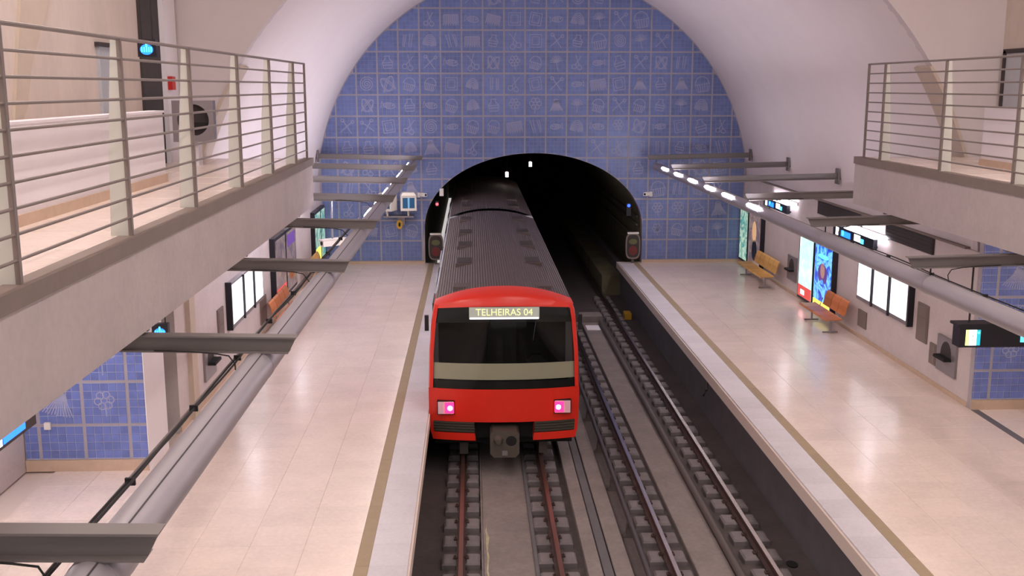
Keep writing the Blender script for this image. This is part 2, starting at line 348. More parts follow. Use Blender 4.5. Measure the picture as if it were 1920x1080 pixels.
# panels cut to the arch and to the tunnel mouth
PIT, PAN = .724, .676
def doodle(seed, w):
    """a line drawing of one simple shape, in a 0.58 m square"""
    R = random.Random(seed); P = []; r = .25
    kind = seed % 14
    def circ(cx, cz, rx, rz, n=20, a0=0, a1=2*PI): return [(cx+rx*math.cos(a0+(a1-a0)*i/n), cz+rz*math.sin(a0+(a1-a0)*i/n)) for i in range(n+1)]
    if kind == 0:      # broom / skirt of lines
        for i in range(11): t = -1+.2*i; P.append([(t*.07, .2), (t*.13, .02), (t*.26, -.22+.03*R.random())])
        P.append(circ(0, .2, .08, .05))
    elif kind == 1:    # flower
        for i in range(6): a = PI/3*i; P.append(circ(.12*math.cos(a), .06+.12*math.sin(a), .07, .07, 12))
        P.append([(0, -.05), (.02, -.26)])
    elif kind == 2:    # coil
        P.append([(.01*i**1.0*math.cos(i*.5)*.55, .01*i*math.sin(i*.5)*.55) for i in range(44)])
    elif kind == 3:    # jar
        P.append([(-.1, .25), (-.08, .15), (-.2, 0), (-.16, -.22), (.16, -.22), (.2, 0), (.08, .15), (.1, .25), (-.1, .25)]); P.append([(-.2, 0), (.2, 0)]); P.append([(-.18, -.1), (.18, -.1)])
    elif kind == 4:    # crossed tools
        P.append([(-.22, -.24), (.18, .22)]); P.append([(.22, -.24), (-.18, .22)]); P.append(circ(.2, .22, .06, .06, 12)); P.append(circ(-.2, .22, .06, .06, 12))
    elif kind == 5:    # frame in a frame
        P.append([(-.2, -.2), (.2, -.2), (.2, .22), (-.2, .22), (-.2, -.2)]); P.append([(-.12, -.12), (.12, -.12), (.12, .14), (-.12, .14), (-.12, -.12)])
    elif kind == 6:    # comb
        P.append([(-.24, .14), (.24, .14)]);
        for i in range(13): P.append([(-.24+.04*i, .14), (-.24+.04*i, -.2+.05*(i % 2))])
    elif kind == 7:    # fish
        P.append(circ(-.03, 0, .2, .1, 24)); P.append([(.16, 0), (.26, .12), (.26, -.12), (.16, 0)]); P.append(circ(-.14, .02, .02, .02, 8))
        for i in range(4): P.append([(-.06+.05*i, .07), (-.04+.05*i, -.07)])
    elif kind == 8:    # basket
        P.append(circ(0, .0, .22, .24, 14, 0, PI)); P.append([(-.24, 0), (.24, 0), (.17, -.24), (-.17, -.24), (-.24, 0)])
        for i in range(5): P.append([(-.16+.08*i, 0), (-.13+.065*i, -.24)])
    elif kind == 9:    # scissors
        P.append(circ(-.1, -.16, .08, .08, 14)); P.append(circ(.1, -.16, .08, .08, 14)); P.append([(-.07, -.09), (.1, .26)]); P.append([(.07, -.09), (-.1, .26)])
    elif kind == 10:   # tree of strokes
        P.append([(0, -.26), (0, .05)])
        for i in range(9): a = PI*(.08+.105*i); P.append([(0, .0), (.22*math.cos(a), .24*math.sin(a))])
    elif kind == 11:   # pair of ribbons
        P.append([(-.2, .22), (-.05, -.24), (.02, -.2), (-.1, .25)]); P.append([(.05, .24), (.2, -.2)]); P.append([(.12, .25), (.24, -.16)])
    elif kind == 12:   # shell
        for i in range(6): P.append(circ(0, -.18, .05+.035*i, .08+.06*i, 12, .1, PI-.1))
    else:              # knot
        P.append([(.22*math.sin(3*t+1), .24*math.sin(4*t)) for t in [i*2*PI/60 for i in range(61)]])
    mb = MB(); sc = .8+.3*R.random(); fl = R.choice((-1, 1)); rot = R.uniform(-.3, .3)
    for line in P:
        line = [((x*math.cos(rot)-z*math.sin(rot))*sc*fl, (x*math.sin(rot)+z*math.cos(rot))*sc) for x, z in line]
        L_ = []; R_ = []
        for i, p in enumerate(line):
            a = line[max(0, i-1)]; b = line[min(len(line)-1, i+1)]; d = math.hypot(b[0]-a[0], b[1]-a[1]) or 1
            nx, nz = -(b[1]-a[1])/d*w/2, (b[0]-a[0])/d*w/2
            L_.append((p[0]+nx, -.0015, p[1]+nz)); R_.append((p[0]-nx, -.0015, p[1]-nz))
        mb.grid([R_, L_])
    return mb
far_draw = [doodle(i, .026).mesh('tile_drawing', M['draw_far']) for i in range(42)]
near_draw = [doodle(i, .018).mesh('tile_drawing', M['draw']) for i in range(14)]
def inside(x, z):
    if math.hypot(x-XC, z-ZV) > RV-.03 and z > ZV: return False
    if abs(x-XC) > HW-.02: return False
    if abs(x-XC) < TA+.005 and z < TZ: return False
    if z >= TZ and ((x-XC)/(TA+.005))**2+((z-TZ)/(TB+.005))**2 < 1: return False
    return z > .09
full = MB().bevbox(0, PAN, 0, PAN, 0, .012, .004)
# panel mesh stands in the xz plane, front towards -y
def panel_poly(poly):
    mb = MB(); mb.prism(poly, 'y', -.012, 0); return mb
fullme = panel_poly([(0,0),(PAN,0),(PAN,PAN),(0,PAN)]).mesh('tile_panel', M['tile_far'])
gx0, gz0 = 6.17+.024, .09+.024
di = 0
for i in range(-17, 7):
    for j in range(0, 14):
        x = gx0+i*PIT; z = gz0+j*PIT
        N = 12; cs = [(x+a*PAN/N, z+b*PAN/N) for a in range(N+1) for b in range(N+1)]
        ins = [inside(*c) for c in cs]
        if not any(ins): continue
        if all(ins): me = fullme; full_p = True
        else:
            # clip: column strips between lowest and highest inside points
            mb = MB(); NN = 10; full_p = False
            def rng(xx):
                zs = [z+PAN*t/40 for t in range(41) if inside(xx, z+PAN*t/40)]
                return (min(zs)-z, max(zs)-z) if len(zs) > 1 else None
            for a in range(NN):
                r0, r1 = rng(x+PAN*(a+.02)/NN), rng(x+PAN*(a+.98)/NN)
                if not r0 or not r1: continue
                mb.prism([(PAN*a/NN, r0[0]), (PAN*(a+1)/NN, r1[0]), (PAN*(a+1)/NN, r1[1]), (PAN*a/NN, r0[1])], 'y', -.012, 0)
            if not mb.f: continue
            me = mb.mesh('tile_panel', M['tile_far'])
        p = link('tile_panel', me, wall_end, (x, YE, z))
        if full_p and j >= 1:
            link('tile_drawing', far_draw[random.randrange(42)], p, (PAN/2, -.012, PAN/2))
MB().box(XC-HW, XC-TA-.0, YE-.05, YE+.01, 0, .09).build('skirting', M['skirting'], wall_end)
MB().box(XC+TA+.0, XC+HW, YE-.05, YE+.01, 0, .09).build('skirting', M['skirting'], wall_end)

# tunnel lining beyond
mb = MB(); prof = [(XC+TA, -1.6)]+arch_pts(40, TA, TB, TZ)+[(XC-TA, -1.6)]
mb.grid([[(p[0], yy, p[1]) for p in prof] for yy in (YE+.35, 50, 75)])
tl = struct(mb.build('wall_tunnel', M['tunnel'], smooth=True), 'dark unlit tunnel lining beyond the end wall', 'tunnel')
MB().box(XC-TA, XC+TA, 75, 75.2, -1.6, 4.2).build('tunnel_end', M['dark'], tl)
MB().box(XC+2.5, XC+TA-.02, YE+.4, 75, -1.3, -.55).build('walkway', M['tunnel'], tl)
MB().tube([(XC+TA-.25, YE+.4, .9), (XC+TA-.25, 74, .9)], .05, 6).build('cable_run', M['pipe'], tl)
for zz in (1.3, 1.6): MB().tube([(XC+TA-.12, YE+.4, zz), (XC+TA-.12, 74, zz)], .04, 6).build('cable_run', M['pipe'], tl)

# vault
a0 = math.asin((3.05-ZV)/RV); NV = 72
arc = [(XC+RV*math.cos(a0+(PI-2*a0)*i/NV), ZV+RV*math.sin(a0+(PI-2*a0)*i/NV)) for i in range(NV+1)]
mb = MB(); mb.grid([[(p[0], yy, p[1]) for p in arc] for yy in (YA+.2, 26, 32, YE)])
vault = struct(mb.build('ceiling_vault', M['plaster'], smooth=True), 'smooth white barrel vault in front of the tiled end wall', 'ceiling')
# front wall of the vault (above the mezzanine), with arch opening
n = 80; RI = RV-.0
op = [(XC+RI*math.cos(t), ZV+RI*math.sin(t)) for t in [a0+(PI-2*a0)*i/n for i in range(n+1)]]
mb = MB()
OUT = []
for p in op:
    dx, dz = p[0]-XC, p[1]-ZV; s_ = min(9.6/abs(dx) if abs(dx) > 1e-6 else 99, 8.2/dz if dz > 0 else 99); OUT.append((XC+dx*s_, ZV+dz*s_))
for yy in (YA, YA+.25): mb.v += [(p[0], yy, p[1]) for p in op]+[(p[0], yy, p[1]) for p in OUT]
k = len(op)
for i in range(k-1):
    mb.f += [(i, i+1, k+i+1, k+i), (2*k+i+1, 2*k+i, 3*k+i, 3*k+i+1), (i+1, i, 2*k+i, 2*k+i+1)]
wf = struct(mb.build('wall_front', M['frontwall']), 'white wall over the mezzanines with the wide arch opening', 'wall')
# rim stones at the two feet of the arch
for side in (-1, 1):
    mb = MB(); pts = []
    for i in range(13):
        t = math.asin((ZM-ZV)/RV)+(.25)*i/12
        c, s_ = math.cos(t), math.sin(t); pts.append([(XC+side*RV*c, YA-.03, ZV+RV*s_), (XC+side*(RV-.06)*c, YA-.03, ZV+(RV-.06)*s_), (XC+side*(RV-.06)*c, YA+.7, ZV+(RV-.06)*s_), (XC+side*RV*c, YA+.7, ZV+RV*s_)])
    mb.grid(pts); mb.f.append((0,1,2,3)); e = 12*4; mb.f.append((e+3,e+2,e+1,e))
    mb.build('arch_rim', M['toffee'], wf)

# platform walls
def side_wall(side, name, y0, label):
    x0, x1 = span(mx(side, HW), mx(side, HW+.35))
    b = struct(MB().box(x0, x1, y0, YE+.2, -.03, 3.05).build(name, M['wallstone']), label, 'wall')
    a, c = span(mx(side, HW-.02), mx(side, HW)); MB().box(a, c, y0, YE, 0, .1).build('skirting', M['skirting'], b)
    a, c = span(mx(side, HW-.05), mx(side, HW+.2)); MB().box(a, c, YA+.3, YE, 3.05, 3.09).build('wall_ledge', M['coping'], b)
    return b
wall_r = side_wall(1, 'wall_right', 19.5, 'pale stone platform wall behind the lit map boards')
wall_l = side_wall(-1, 'wall_left', 18.55, 'pale stone platform wall beneath the concrete balcony')
# dark recess, pier and tiled return on the left
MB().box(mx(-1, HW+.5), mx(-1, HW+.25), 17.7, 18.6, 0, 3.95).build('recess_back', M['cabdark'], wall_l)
MB().box(mx(-1, HW+.3), mx(-1, HW-.09), 19.25, 19.62, 0, 3.0).build('wall_pier', M['toffee'], wall_l)

def tiled_return(side, name, y, width, x_in, label, dx):
    """wall facing the hall along the track: individual blue tiles in framed panels over a stone plinth"""
    x0, x1 = span(mx(side, x_in), mx(side, x_in+width))
    b = struct(MB().box(x0, x1, y, y+(1.05 if side < 0 else .14), 0, ZB).build(name, M['grout']), label, 'wall')
    MB().box(x0-.0, x1, y-.03, y, 0, .19).build('plinth', M['skirting'], b)
    if side < 0: MB().box(x1-.005, x1+.012, y-.03, y+1.05, .0, ZB).build('corner_bead', M['white'], b)
    ts = PAN/5; g = .0065
    tm = MB().prism([(g,g),(ts-g,g),(ts-g,ts-g),(g,ts-g)], 'y', -.010, 0).mesh('tile', M['tile'])
    cnt = 0
    j = 0
    while True:
        z = .08+j*.72
        if z > ZB-.1: break
        xk = x0+dx-PIT; drawn = 0
        while xk < x1:
            a, c = max(xk, x0+.015), min(xk+PAN, x1-.015); lo, hi = max(z, .2), min(z+PAN, ZB)
            if c-a > .1 and hi-lo > .1:
                p = MB().prism([(a-xk,lo-z),(c-xk,lo-z),(c-xk,hi-z),(a-xk,hi-z)], 'y', -.006, 0).build('tile_panel', M['tilegrout'], b, (xk, y, z))
                for u in range(5):
                    for v in range(5):
                        q0, q1 = max(u*ts+g, a-xk), min((u+1)*ts-g, c-xk); r0, r1 = max(v*ts+g, lo-z), min((v+1)*ts-g, hi-z)
                        if q1-q0 < .015 or r1-r0 < .015: continue
                        if (q1-q0) > ts-2.5*g and (r1-r0) > ts-2.5*g: link('tile', tm, p, (u*ts, -.005, v*ts))
                        else: MB().prism([(q0-u*ts,r0-v*ts),(q1-u*ts,r0-v*ts),(q1-u*ts,r1-v*ts),(q0-u*ts,r1-v*ts)], 'y', -.010, 0).build('tile', M['tile'], p, (u*ts, -.005, v*ts))
                if c-a > PAN-.03 and hi-lo > PAN-.03:
                    link('tile_drawing', near_draw[({1: (0, 1), 2: (3, 10), 3: (8, 2)} if side < 0 else {1: (1, 4), 2: (13, 3), 3: (0, 9), 4: (2, 7)}).get(j, (1, 2))[drawn % 2]], p, (PAN/2, -.0165, PAN/2)); drawn += 1
            xk += PIT
        j += 1
    return b
ret_l = tiled_return(-1, 'wall_tiled_left', 16.62, 1.98, HW-.02, 'blue tiled wall end under the left balcony with a flower drawing', .27)
ret_r = tiled_return(1, 'wall_tiled_right', 19.36, 1.6, HW, 'blue tiled wall end beside the steel phone panel', .36)
struct(MB().box(mx(1, HW+1.6), mx(1, HW+1.9), 5, 19.5, 0, ZB).build('wall_passage_right', M['wallstone']), 'plain stone wall of the side passage under the right balcony', 'wall')
struct(MB().box(mx(-1, HW+2.3), mx(-1, HW+1.97), 9, 16.9, 0, ZB).build('wall_passage', M['wallstone']), 'plain stone wall of the side passage under the balcony', 'wall')

# mezzanine slabs, coping, walls
for side, nm in ((-1, 'left'), (1, 'right')):
    x0, x1 = span(mx(side, 5.15), mx(side, 11))
    b = struct(MB().box(x0, x1, -3, YA+.3, ZB, ZM-.005).build('floor_mezzanine_'+nm, M['concrete']), ('concrete balcony with pale floor over the train platform' if side < 0 else 'concrete balcony over the platform of the empty track'), 'balcony')
    a, c = span(mx(side, 5.12), mx(side, 5.30)); MB().box(a, c, -3, YA+.3, ZM-.12, ZM+.01).build('coping', M['coping'], b)
    fm = MB().bevbox(-.74, .74, -.49, .49, -.0, .012, .003).mesh('floor_slab', M['slab'])
    for r_ in range(22):
        for q in range(2 if side < 0 else 2):
            link('floor_slab', fm, b, (mx(side, 5.30+.75+1.5*q), YA-.5-1.0*r_, ZM-.005))
    xo = HW+(.04 if side < 0 else .22)
    a, c = span(mx(side, xo), mx(side, xo+.3))
    wb = struct(MB().box(a, c, -3, YA+.05, ZM, 10.6).build('wall_mezzanine_'+nm, M['beigewall']), ('mottled beige rear wall of the left mezzanine' if side < 0 else 'mottled beige rear wall of the right mezzanine with a doorway'), 'wall')
    a, c = span(mx(side, xo-.02), mx(side, xo)); MB().box(a, c, -3, YA, ZM, ZM+.1).build('skirting', M['skirting'], wb)
    # parapet of the stairwell
    ye = 15.0 if side < 0 else 17.65
    a, c = span(mx(side, 6.44), mx(side, 6.62))
    pb = struct(MB().box(a, c, -2, ye, ZM, 5.80).build('wall_parapet_'+nm, M['white']), 'white stairwell parapet on the %s mezzanine floor' % nm, 'wall')
    MB().box(a-.02, c+.02, -2, ye+.02, ZM, ZM+.12).build('skirting', M['skirting'], pb)
    MB().box(a-.02, c+.02, -2, ye+.02, 5.80, 5.83).build('parapet_cap', M['white'], pb)
    if side < 0:
        MB().box(mx(-1, xo), mx(-1, xo-.04), 17.65, 18.7, ZM, 10.6).build('dark_slot', M['vent'], wb)
        MB().box(mx(-1, xo), mx(-1, xo-.05), 15.65, 16.25, ZM, 6.72).build('door_leaf', M['shutter'], wb)
        MB().box(mx(-1, xo), mx(-1, xo-.07), 15.6, 16.3, 6.72, 6.78).build('door_lintel', M['vent'], wb)
        MB().box(mx(-1, xo), mx(-1, xo-.12), 18.7, 19.45, ZM, 10.6).build('wall_pier', M['white'], wb)
        # foot of the nearer arch against the rear wall
        poly = [(13.3, 8.2), (13.15, 7.3), (12.85, 6.4), (12.63, 5.7), (12.82, 5.7), (13.05, 5.92), (13.25, 6.36), (13.6, 6.81), (14.0, 7.23), (14.8, 8.2)]
        MB().prism([(y, z) for y, z in poly], 'x', mx(-1, xo), mx(-1, xo-.04)).build('arch_foot', M['toffee'], wb)
    else:
        MB().box(mx(1, xo-.05), mx(1, xo), 17.9, 19.45, ZM, 6.75).build('door_leaf', M['shutter'], wb)
        MB().box(mx(1, xo-.07), mx(1, xo), 17.8, 19.55, 6.75, 6.83).build('door_lintel', M['vent'], wb)
        MB().box(mx(1, xo-.07), mx(1, xo), 19.45, 19.55, ZM, 6.8).build('door_jamb', M['vent'], wb)
# hall ceiling above the view
ceil = struct(MB().box(XC-9.6, XC+9.6, -3, YA, 10.6, 10.8).build('ceiling_hall', M['plaster']), 'plain white hall ceiling above both balconies', 'ceiling')

# ------------------------------------------------------------------ unseen ceiling lamps above the view, added to light the hall
lroot = None
for xx in (XC-6.2, XC, XC+6.2):
    for y in (1.5, 7.5, 13.5):
        r_ = thing('hall_fill_lamp', 'unseen long ceiling luminaire added to light the hall', 'lamp', (xx, y, 10.6), 0, 'added hall ceiling luminaires')
        MB().box(-.3, .3, -2, 2, -.12, 0).build('lamp_housing', M['alu'], r_)
        MB().box(-.26, .26, -1.95, 1.95, -.14, -.12).build('lamp_diffuser', M['hall'], r_)

# ------------------------------------------------------------------ beams and tube lights
BY = [5.3+4.4*i for i in range(8)]
def make_beam(side, y, label, group):
    """I-beam from the wall out to its slanted tip, falling slightly towards the track"""
    tip = 3.80
    r_ = thing('cross_beam', label, 'beam', (mx(side, HW), y, 3.86), 0, group)
    L = HW-tip; sd = side
    def P(o, z): return (-sd*o, z-.08*o/L)
    web = [P(-.05, -.08), P(-.05, .08), P(L, .08), P(L-.09, -.08)]
    MB().prism([P(-.05, -.07), P(-.05, .07), P(L-.01, .07), P(L-.08, -.07)], 'y', -.012, .012).build('beam_web', M['beam'], r_)
    MB().prism([P(-.05, .065), P(-.05, .08), P(L, .08), P(L-.006, .065)], 'y', -.07, .07).build('beam_flange', M['beam'], r_)
    MB().prism([P(-.05, -.08), P(-.05, -.065), P(L-.075, -.065), P(L-.085, -.08)], 'y', -.07, .07).build('beam_flange', M['beam'], r_)
    if y > 21:
        x0, x1 = span(-sd*.08, -sd*.12); MB().box(x0, x1, -.13, .13, -.2, .2).build('end_plate', M['beam'], r_)
    else:
        x0, x1 = span(-sd*2.30, sd*.0); MB().box(x0, x1, -.03, .03, .06, .12).build('beam_packing', M['beam'], r_)
    return r_
ordn = ['first', 'second', 'third', 'fourth', 'fifth', 'sixth', 'seventh', 'eighth']
for i, y in enumerate(BY):
    make_beam(-1, y, '%s grey steel cross beam from the tiled end wall, on the train side' % ordn[7-i], 'cross beams over the train platform')
    if y > 9: make_beam(1, y, '%s grey steel cross beam from the tiled end wall, on the empty track side' % ordn[7-i], 'cross beams over the empty track platform')
for side in (-1, 1):
    TO, TZt, TR = (4.17, 3.575, .14) if side < 0 else (4.14, 3.47, .128)      # offset from the centre line, height, radius
    r_ = thing('tube_light', 'long grey aluminium tube light hung under the beams, ' + ('train side' if side < 0 else 'empty track side'), 'lamp', (mx(side, TO), 0, TZt))
    y0 = 2.5
    for a, b in zip([y0]+BY[0 if side < 0 else 0:], BY+[36.4]):
        if b-a < .4: continue
        mb = MB(); mb.tube([(0, a+.04, 0), (0, b-.04, 0)], TR, 28); mb.build('tube_section', M['alu'], r_, smooth=True)
        # seam line along the upper side
        ang = math.radians(70); c, s_ = TR*math.cos(ang), TR*math.sin(ang)
        MB().tube([(c, a+.05, s_), (c, b-.05, s_)], .006, 6).build('seam', M['alu_dk'], r_)
        aa = [math.radians(-99+4.5*q) for q in range(5)]
        MB().grid([[((TR+.0006)*math.cos(q), yy, (TR+.0006)*math.sin(q)) for q in aa] for yy in (b-.15, a+.15)]).build('tube_diffuser', M['tubelamp'], r_)
    for y in BY:
        MB().tube([(0, y-.05, 0), (0, y+.05, 0)], TR+.004, 28).build('tube_collar', M['alu'], r_, smooth=True)
        MB().tube([(0, y, TR-.01), (0, y, max(TR+.005, 3.745-TZt))], .012, 8).build('hanger_rod', M['cable'], r_)
    ys = [21.5, 23.7, 25.95, 28.3, 30.5, 32.5, 34.9] if side < 0 else [23.0, 25.4, 27.4, 29.6, 31.7, 33.9]
    ang = math.radians(150 if side < 0 else 140)
    for y in ys:
        c, s_ = math.cos(ang), math.sin(ang); t = (-s_, c)
        pts = []
        lens = .58; wd = .042
        poly = []
        for q in range(20):
            a = 2*PI*q/20; uy = math.copysign(abs(math.cos(a))**.5, math.cos(a))*lens; ut = math.copysign(abs(math.sin(a))**.5, math.sin(a))*wd
            poly.append((uy, ut))
        mb = MB(); n_ = len(poly)
        for rr in (TR-.02, TR+.012): mb.v += [(c*rr+t[0]*ut, y+uy, s_*rr+t[1]*ut) for uy, ut in poly]
        mb.f.append(tuple(range(n_, 2*n_))); mb.f += [(i, (i+1) % n_, n_+(i+1) % n_, n_+i) for i in range(n_)]
        mb.build('lamp_window', M['spot'], r_)
    # cables clipped along the outer side
    cb = thing('cable_bundle', 'black cables clipped along the tube light, ' + ('train side' if side < 0 else 'empty track side'), 'cable', (mx(side, TO+.235), 0, TZt+.04))
    for dx, dz in ((0, 0), (.03, .02)):
        pts = [(dx+.012*math.sin(y*1.9+dx*70), y, dz+.012*math.sin(y*1.3)) for y in [2.5+.5*k for k in range(37 if side < 0 else 30)]]
        MB().tube(pts, .010, 5).build('cable', M['cable'], cb)
    for k in range(9): MB().box(-.02, .045, 5+1.6*k, 5.02+1.6*k, -.015, .035).build('cable_clip', M['cable'], cb)
    MB().box(-.05, -.035, 2.5, 20.5, -.04, -.02).build('cable_tray', M['beam'], cb)
    # cable loop over each beam
    for bi, y in enumerate(BY[:5]):
        R = random.Random(bi); x0 = mx(side, TO+.14)
        pts = [(x0, y-.35, TZt+.06), (x0+side*.03, y-.22, TZt+.05), (x0+side*.06, y-.10, 3.62), (x0+side*.12, y-.07, 3.69), (x0+side*.25, y-.09, 3.72), (x0+side*.5, y-.085, 3.74), (x0+side*.8, y-.085, 3.75)]
        pts = [(p[0]-mx(side, TO+.235), p[1], p[2]-TZt-.04) for p in pts]
        MB().tube(pts, .007, 6).build('cable_loop', M['cable'], cb, smooth=True)

# ------------------------------------------------------------------ railings
PY = {-1: [0.1, 2.45, 4.78, 7.08, 9.45, 11.71, 14.08, 16.28, 18.45, 19.66], 1: [2.6, 4.9, 7.2, 9.5, 11.8, 14.12, 16.41, 18.88, 19.67]}
for side in (-1, 1):
    r_ = thing('railing', 'grey steel railing of thin horizontal bars on the ' + ('left balcony' if side < 0 else 'right balcony'), 'railing', (mx(side, 5.19), 0, ZM))
    H = 1.72
    for k in range(10):
        z = H-.172*k; rad = .017 if k == 0 else .0125
        MB().tube([(0, -1, z), (0, 19.7, z)], rad, 8).build('rail_bar', M['railing'], r_, smooth=True)
    for y in PY[side]:
        last = y > 19.5
        p = MB().box(-.018, .018, y-.02, y+.02, 0, H).build('post', M['railing'], r_)
        if not last:
            s2 = side
            MB().prism([(s2*.015, 0), (s2*.18, 0), (s2*.14, H*.5), (s2*.07, H-.01), (s2*.015, H-.01)], 'y', y-.008, y+.008).build('post_plate', M['postplate'], p)

# ------------------------------------------------------------------ tracks
RG = [-.225, 1.30, 3.04, 4.55]
names = ['left rail of the train track', 'right rail of the train track', 'inner rail of the empty track', 'shiny outer rail of the empty track']
rails = []
for i, x in enumerate(RG):
    t = thing('rail', 'steel running rail, ' + names[i], 'rail', (x, 0, PZ-.16)); rails.append(t)
    prof = [(-.07, 0), (.07, 0), (.07, .012), (.012, .03), (.012, .115), (.036, .125), (.036, .152), (-.036, .152), (-.036, .125), (-.012, .115), (-.012, .03), (-.07, .012)]
    MB().prism(prof, 'y', -1, 74).build('rail_web', M['railrust'], t)
    MB().bevbox(-.036, .036, -1, 74, .15, .160, .004).build('rail_head', M['railtop'] if i > 1 else M['railtoprust'], t)
bm_ = MB(); 
for s_ in (-1, 1):
    a, c = span(s_*.06, s_*.30); bm_.bevbox(a, c, -.19, .19, .0, .108, .03)
bm_.box(-.09, .09, -.19, .19, 0, .05)
bme = bm_.mesh('block', M['block'])
cl = MB().box(-.125, -.055, -.04, .04, .0, .03).box(-.105, -.085, -.02, .02, .03, .06).mesh('rail_clip', M['railrust'])
cr = MB().box(.055, .125, -.04, .04, .0, .03).box(.085, .105, -.02, .02, .03, .06).mesh('rail_clip', M['railrust'])
for i, x in enumerate(RG):
    y = 8.6
    while y < (24 if i < 2 else 37):
        t = thing('rail_block', 'paired concrete support block under the ' + names[i], 'block', (x, y, -1.27), 0, 'support blocks under the ' + names[i])
        link('block', bme, t); link('rail_clip', cl, rails[i], (0, y, .0)); link('rail_clip', cr, rails[i], (0, y, .0))
        y += .70
def strip(name, x0, x1, z0, z1, m, label, cat, y0=-1, y1=37, bev=.01):
    return tag(MB().bevbox(x0, x1, y0, y1, z0, z1, bev).build(name, m), label, cat)
strip('track_slab', .13, 1.0, -1.27, -1.22, M['bedlight'], 'pale stained concrete strip between the rails of the train track', 'concrete strip')
R = random.Random(4); ts_ = [o for o in bpy.data.objects if o.name == 'track_slab'][0]
mb = MB(); ys = [9+.25*k for k in range(34)]
mb.grid([[(.17+.03*R.random(), y, -1.218) for y in ys], [(.19+.05*R.random(), y, -1.218) for y in ys]][::-1]); mb.build('paint_residue', M['residue'], ts_)
strip('track_kerb', .10, .13, -1.27, -1.19, M['bedlight'], 'thin concrete kerb beside the left rail of the train track', 'kerb')
strip('track_kerb', .93, 1.0, -1.22, -1.19, M['pit'], 'thin dark kerb beside the right rail of the train track', 'kerb')
strip('cable_trough', 1.72, 1.95, -1.27, -1.13, M['bedlight'], 'narrow concrete trough lid beside the train track', 'trough')
strip('cable_trough', 1.97, 2.12, -1.27, -1.16, M['pit'], 'dark concrete trough lid in the middle of the track bed', 'trough')
strip('cable_trough', 2.14, 2.42, -1.27, -1.15, M['bedlight'], 'wide concrete trough lid beside the conductor rail', 'trough')
strip('track_slab', 3.42, 3.98, -1.27, -1.19, M['bedlight'], 'pale stained concrete strip between the rails of the empty track', 'concrete strip', -1, 32.6)
tag(MB().tube([(4.05, -1, -1.13), (4.0, 32.4, -1.13)], .065, 12).build('drain_pipe', M['pipe'], smooth=True), 'dark pipe laid along the empty track', 'pipe')
tag(MB().bevbox(3.37, 4.1, 32.7, 33.3, -1.27, -1.0, .02).build('cross_kerb', M['bedlight']), 'concrete kerb laid across the empty track', 'kerb')
tag(MB().bevbox(3.48, 3.9, 31.5, 32.1, -1.19, -1.165, .01).build('white_plate', M['white']), 'small white plate lying in the empty track', 'plate')
t = thing('conductor_rail', 'dark conductor rail on brackets beside the empty track', 'rail', (2.58, 0, -1.27))
MB().bevbox(-.035, .035, -1, 37, .26, .34, .015).build('conductor_bar', M['thirdrail'], t)
for k in range(13): MB().prism([(-.12, 0), (.10, 0), (.05, .05), (.035, .27), (-.035, .27), (-.05, .05)], 'y', 8.1+2.1*k, 8.22+2.1*k).build('bracket', M['pipe'], t)
tag(MB().tube([(5.12, 22.6, -.65), (5.2, 22.6, -.5), (5.2, 22.6, -.25)], .03, 8).build('drain_spout', M['pipe'], smooth=True), 'short dark spout on the platform side wall', 'pipe')
tag(MB().disc((5.0, 15.4), .09, 'z', (-1.27, -1.25), 16, .12).build('drain_cover', M['dark']), 'round dark drain cover beside the outer rail', 'drain cover')
tag(MB().bevbox(4.9, 5.12, 33.3, 33.7, -1.27, -1.05, .02).build('marker_block', M['brass']), 'yellow marker block beside the empty track', 'marker')
for (x, y, s_) in ((1.0, 11.9, .2), (3.6, 15.3, .15)):
    pass

# ------------------------------------------------------------------ train
TX, TY = .575, 19.35
train = thing('metro_train', 'red fronted metro train with dark ribbed roof standing in the left track', 'train', (TX, TY, PZ))
train.scale = (1.03, 1, 1)
SEC = [(.52, 1.335), (.62, 1.375), (1.0, 1.40), (1.5, 1.405), (2.2, 1.385), (2.8, 1.335), (3.05, 1.30), (3.14, 1.255)]
def hw(z):
    for (z0, w0), (z1, w1) in zip(SEC, SEC[1:]):
        if z <= z1: return w0+(w1-w0)*max(0, (z-z0))/(z1-z0)
    return SEC[-1][1]
def fy(x, z):          # plan curve and rake of the nose
    return .20*(abs(x)/1.4)**2.2 + .05*max(0, z-1.5) + (.10*max(0, (z-3.0)/.35)**2 if z > 3 else 0)
def zroof(x): return 3.14+.25*(1-(abs(x)/1.255)**2.2)
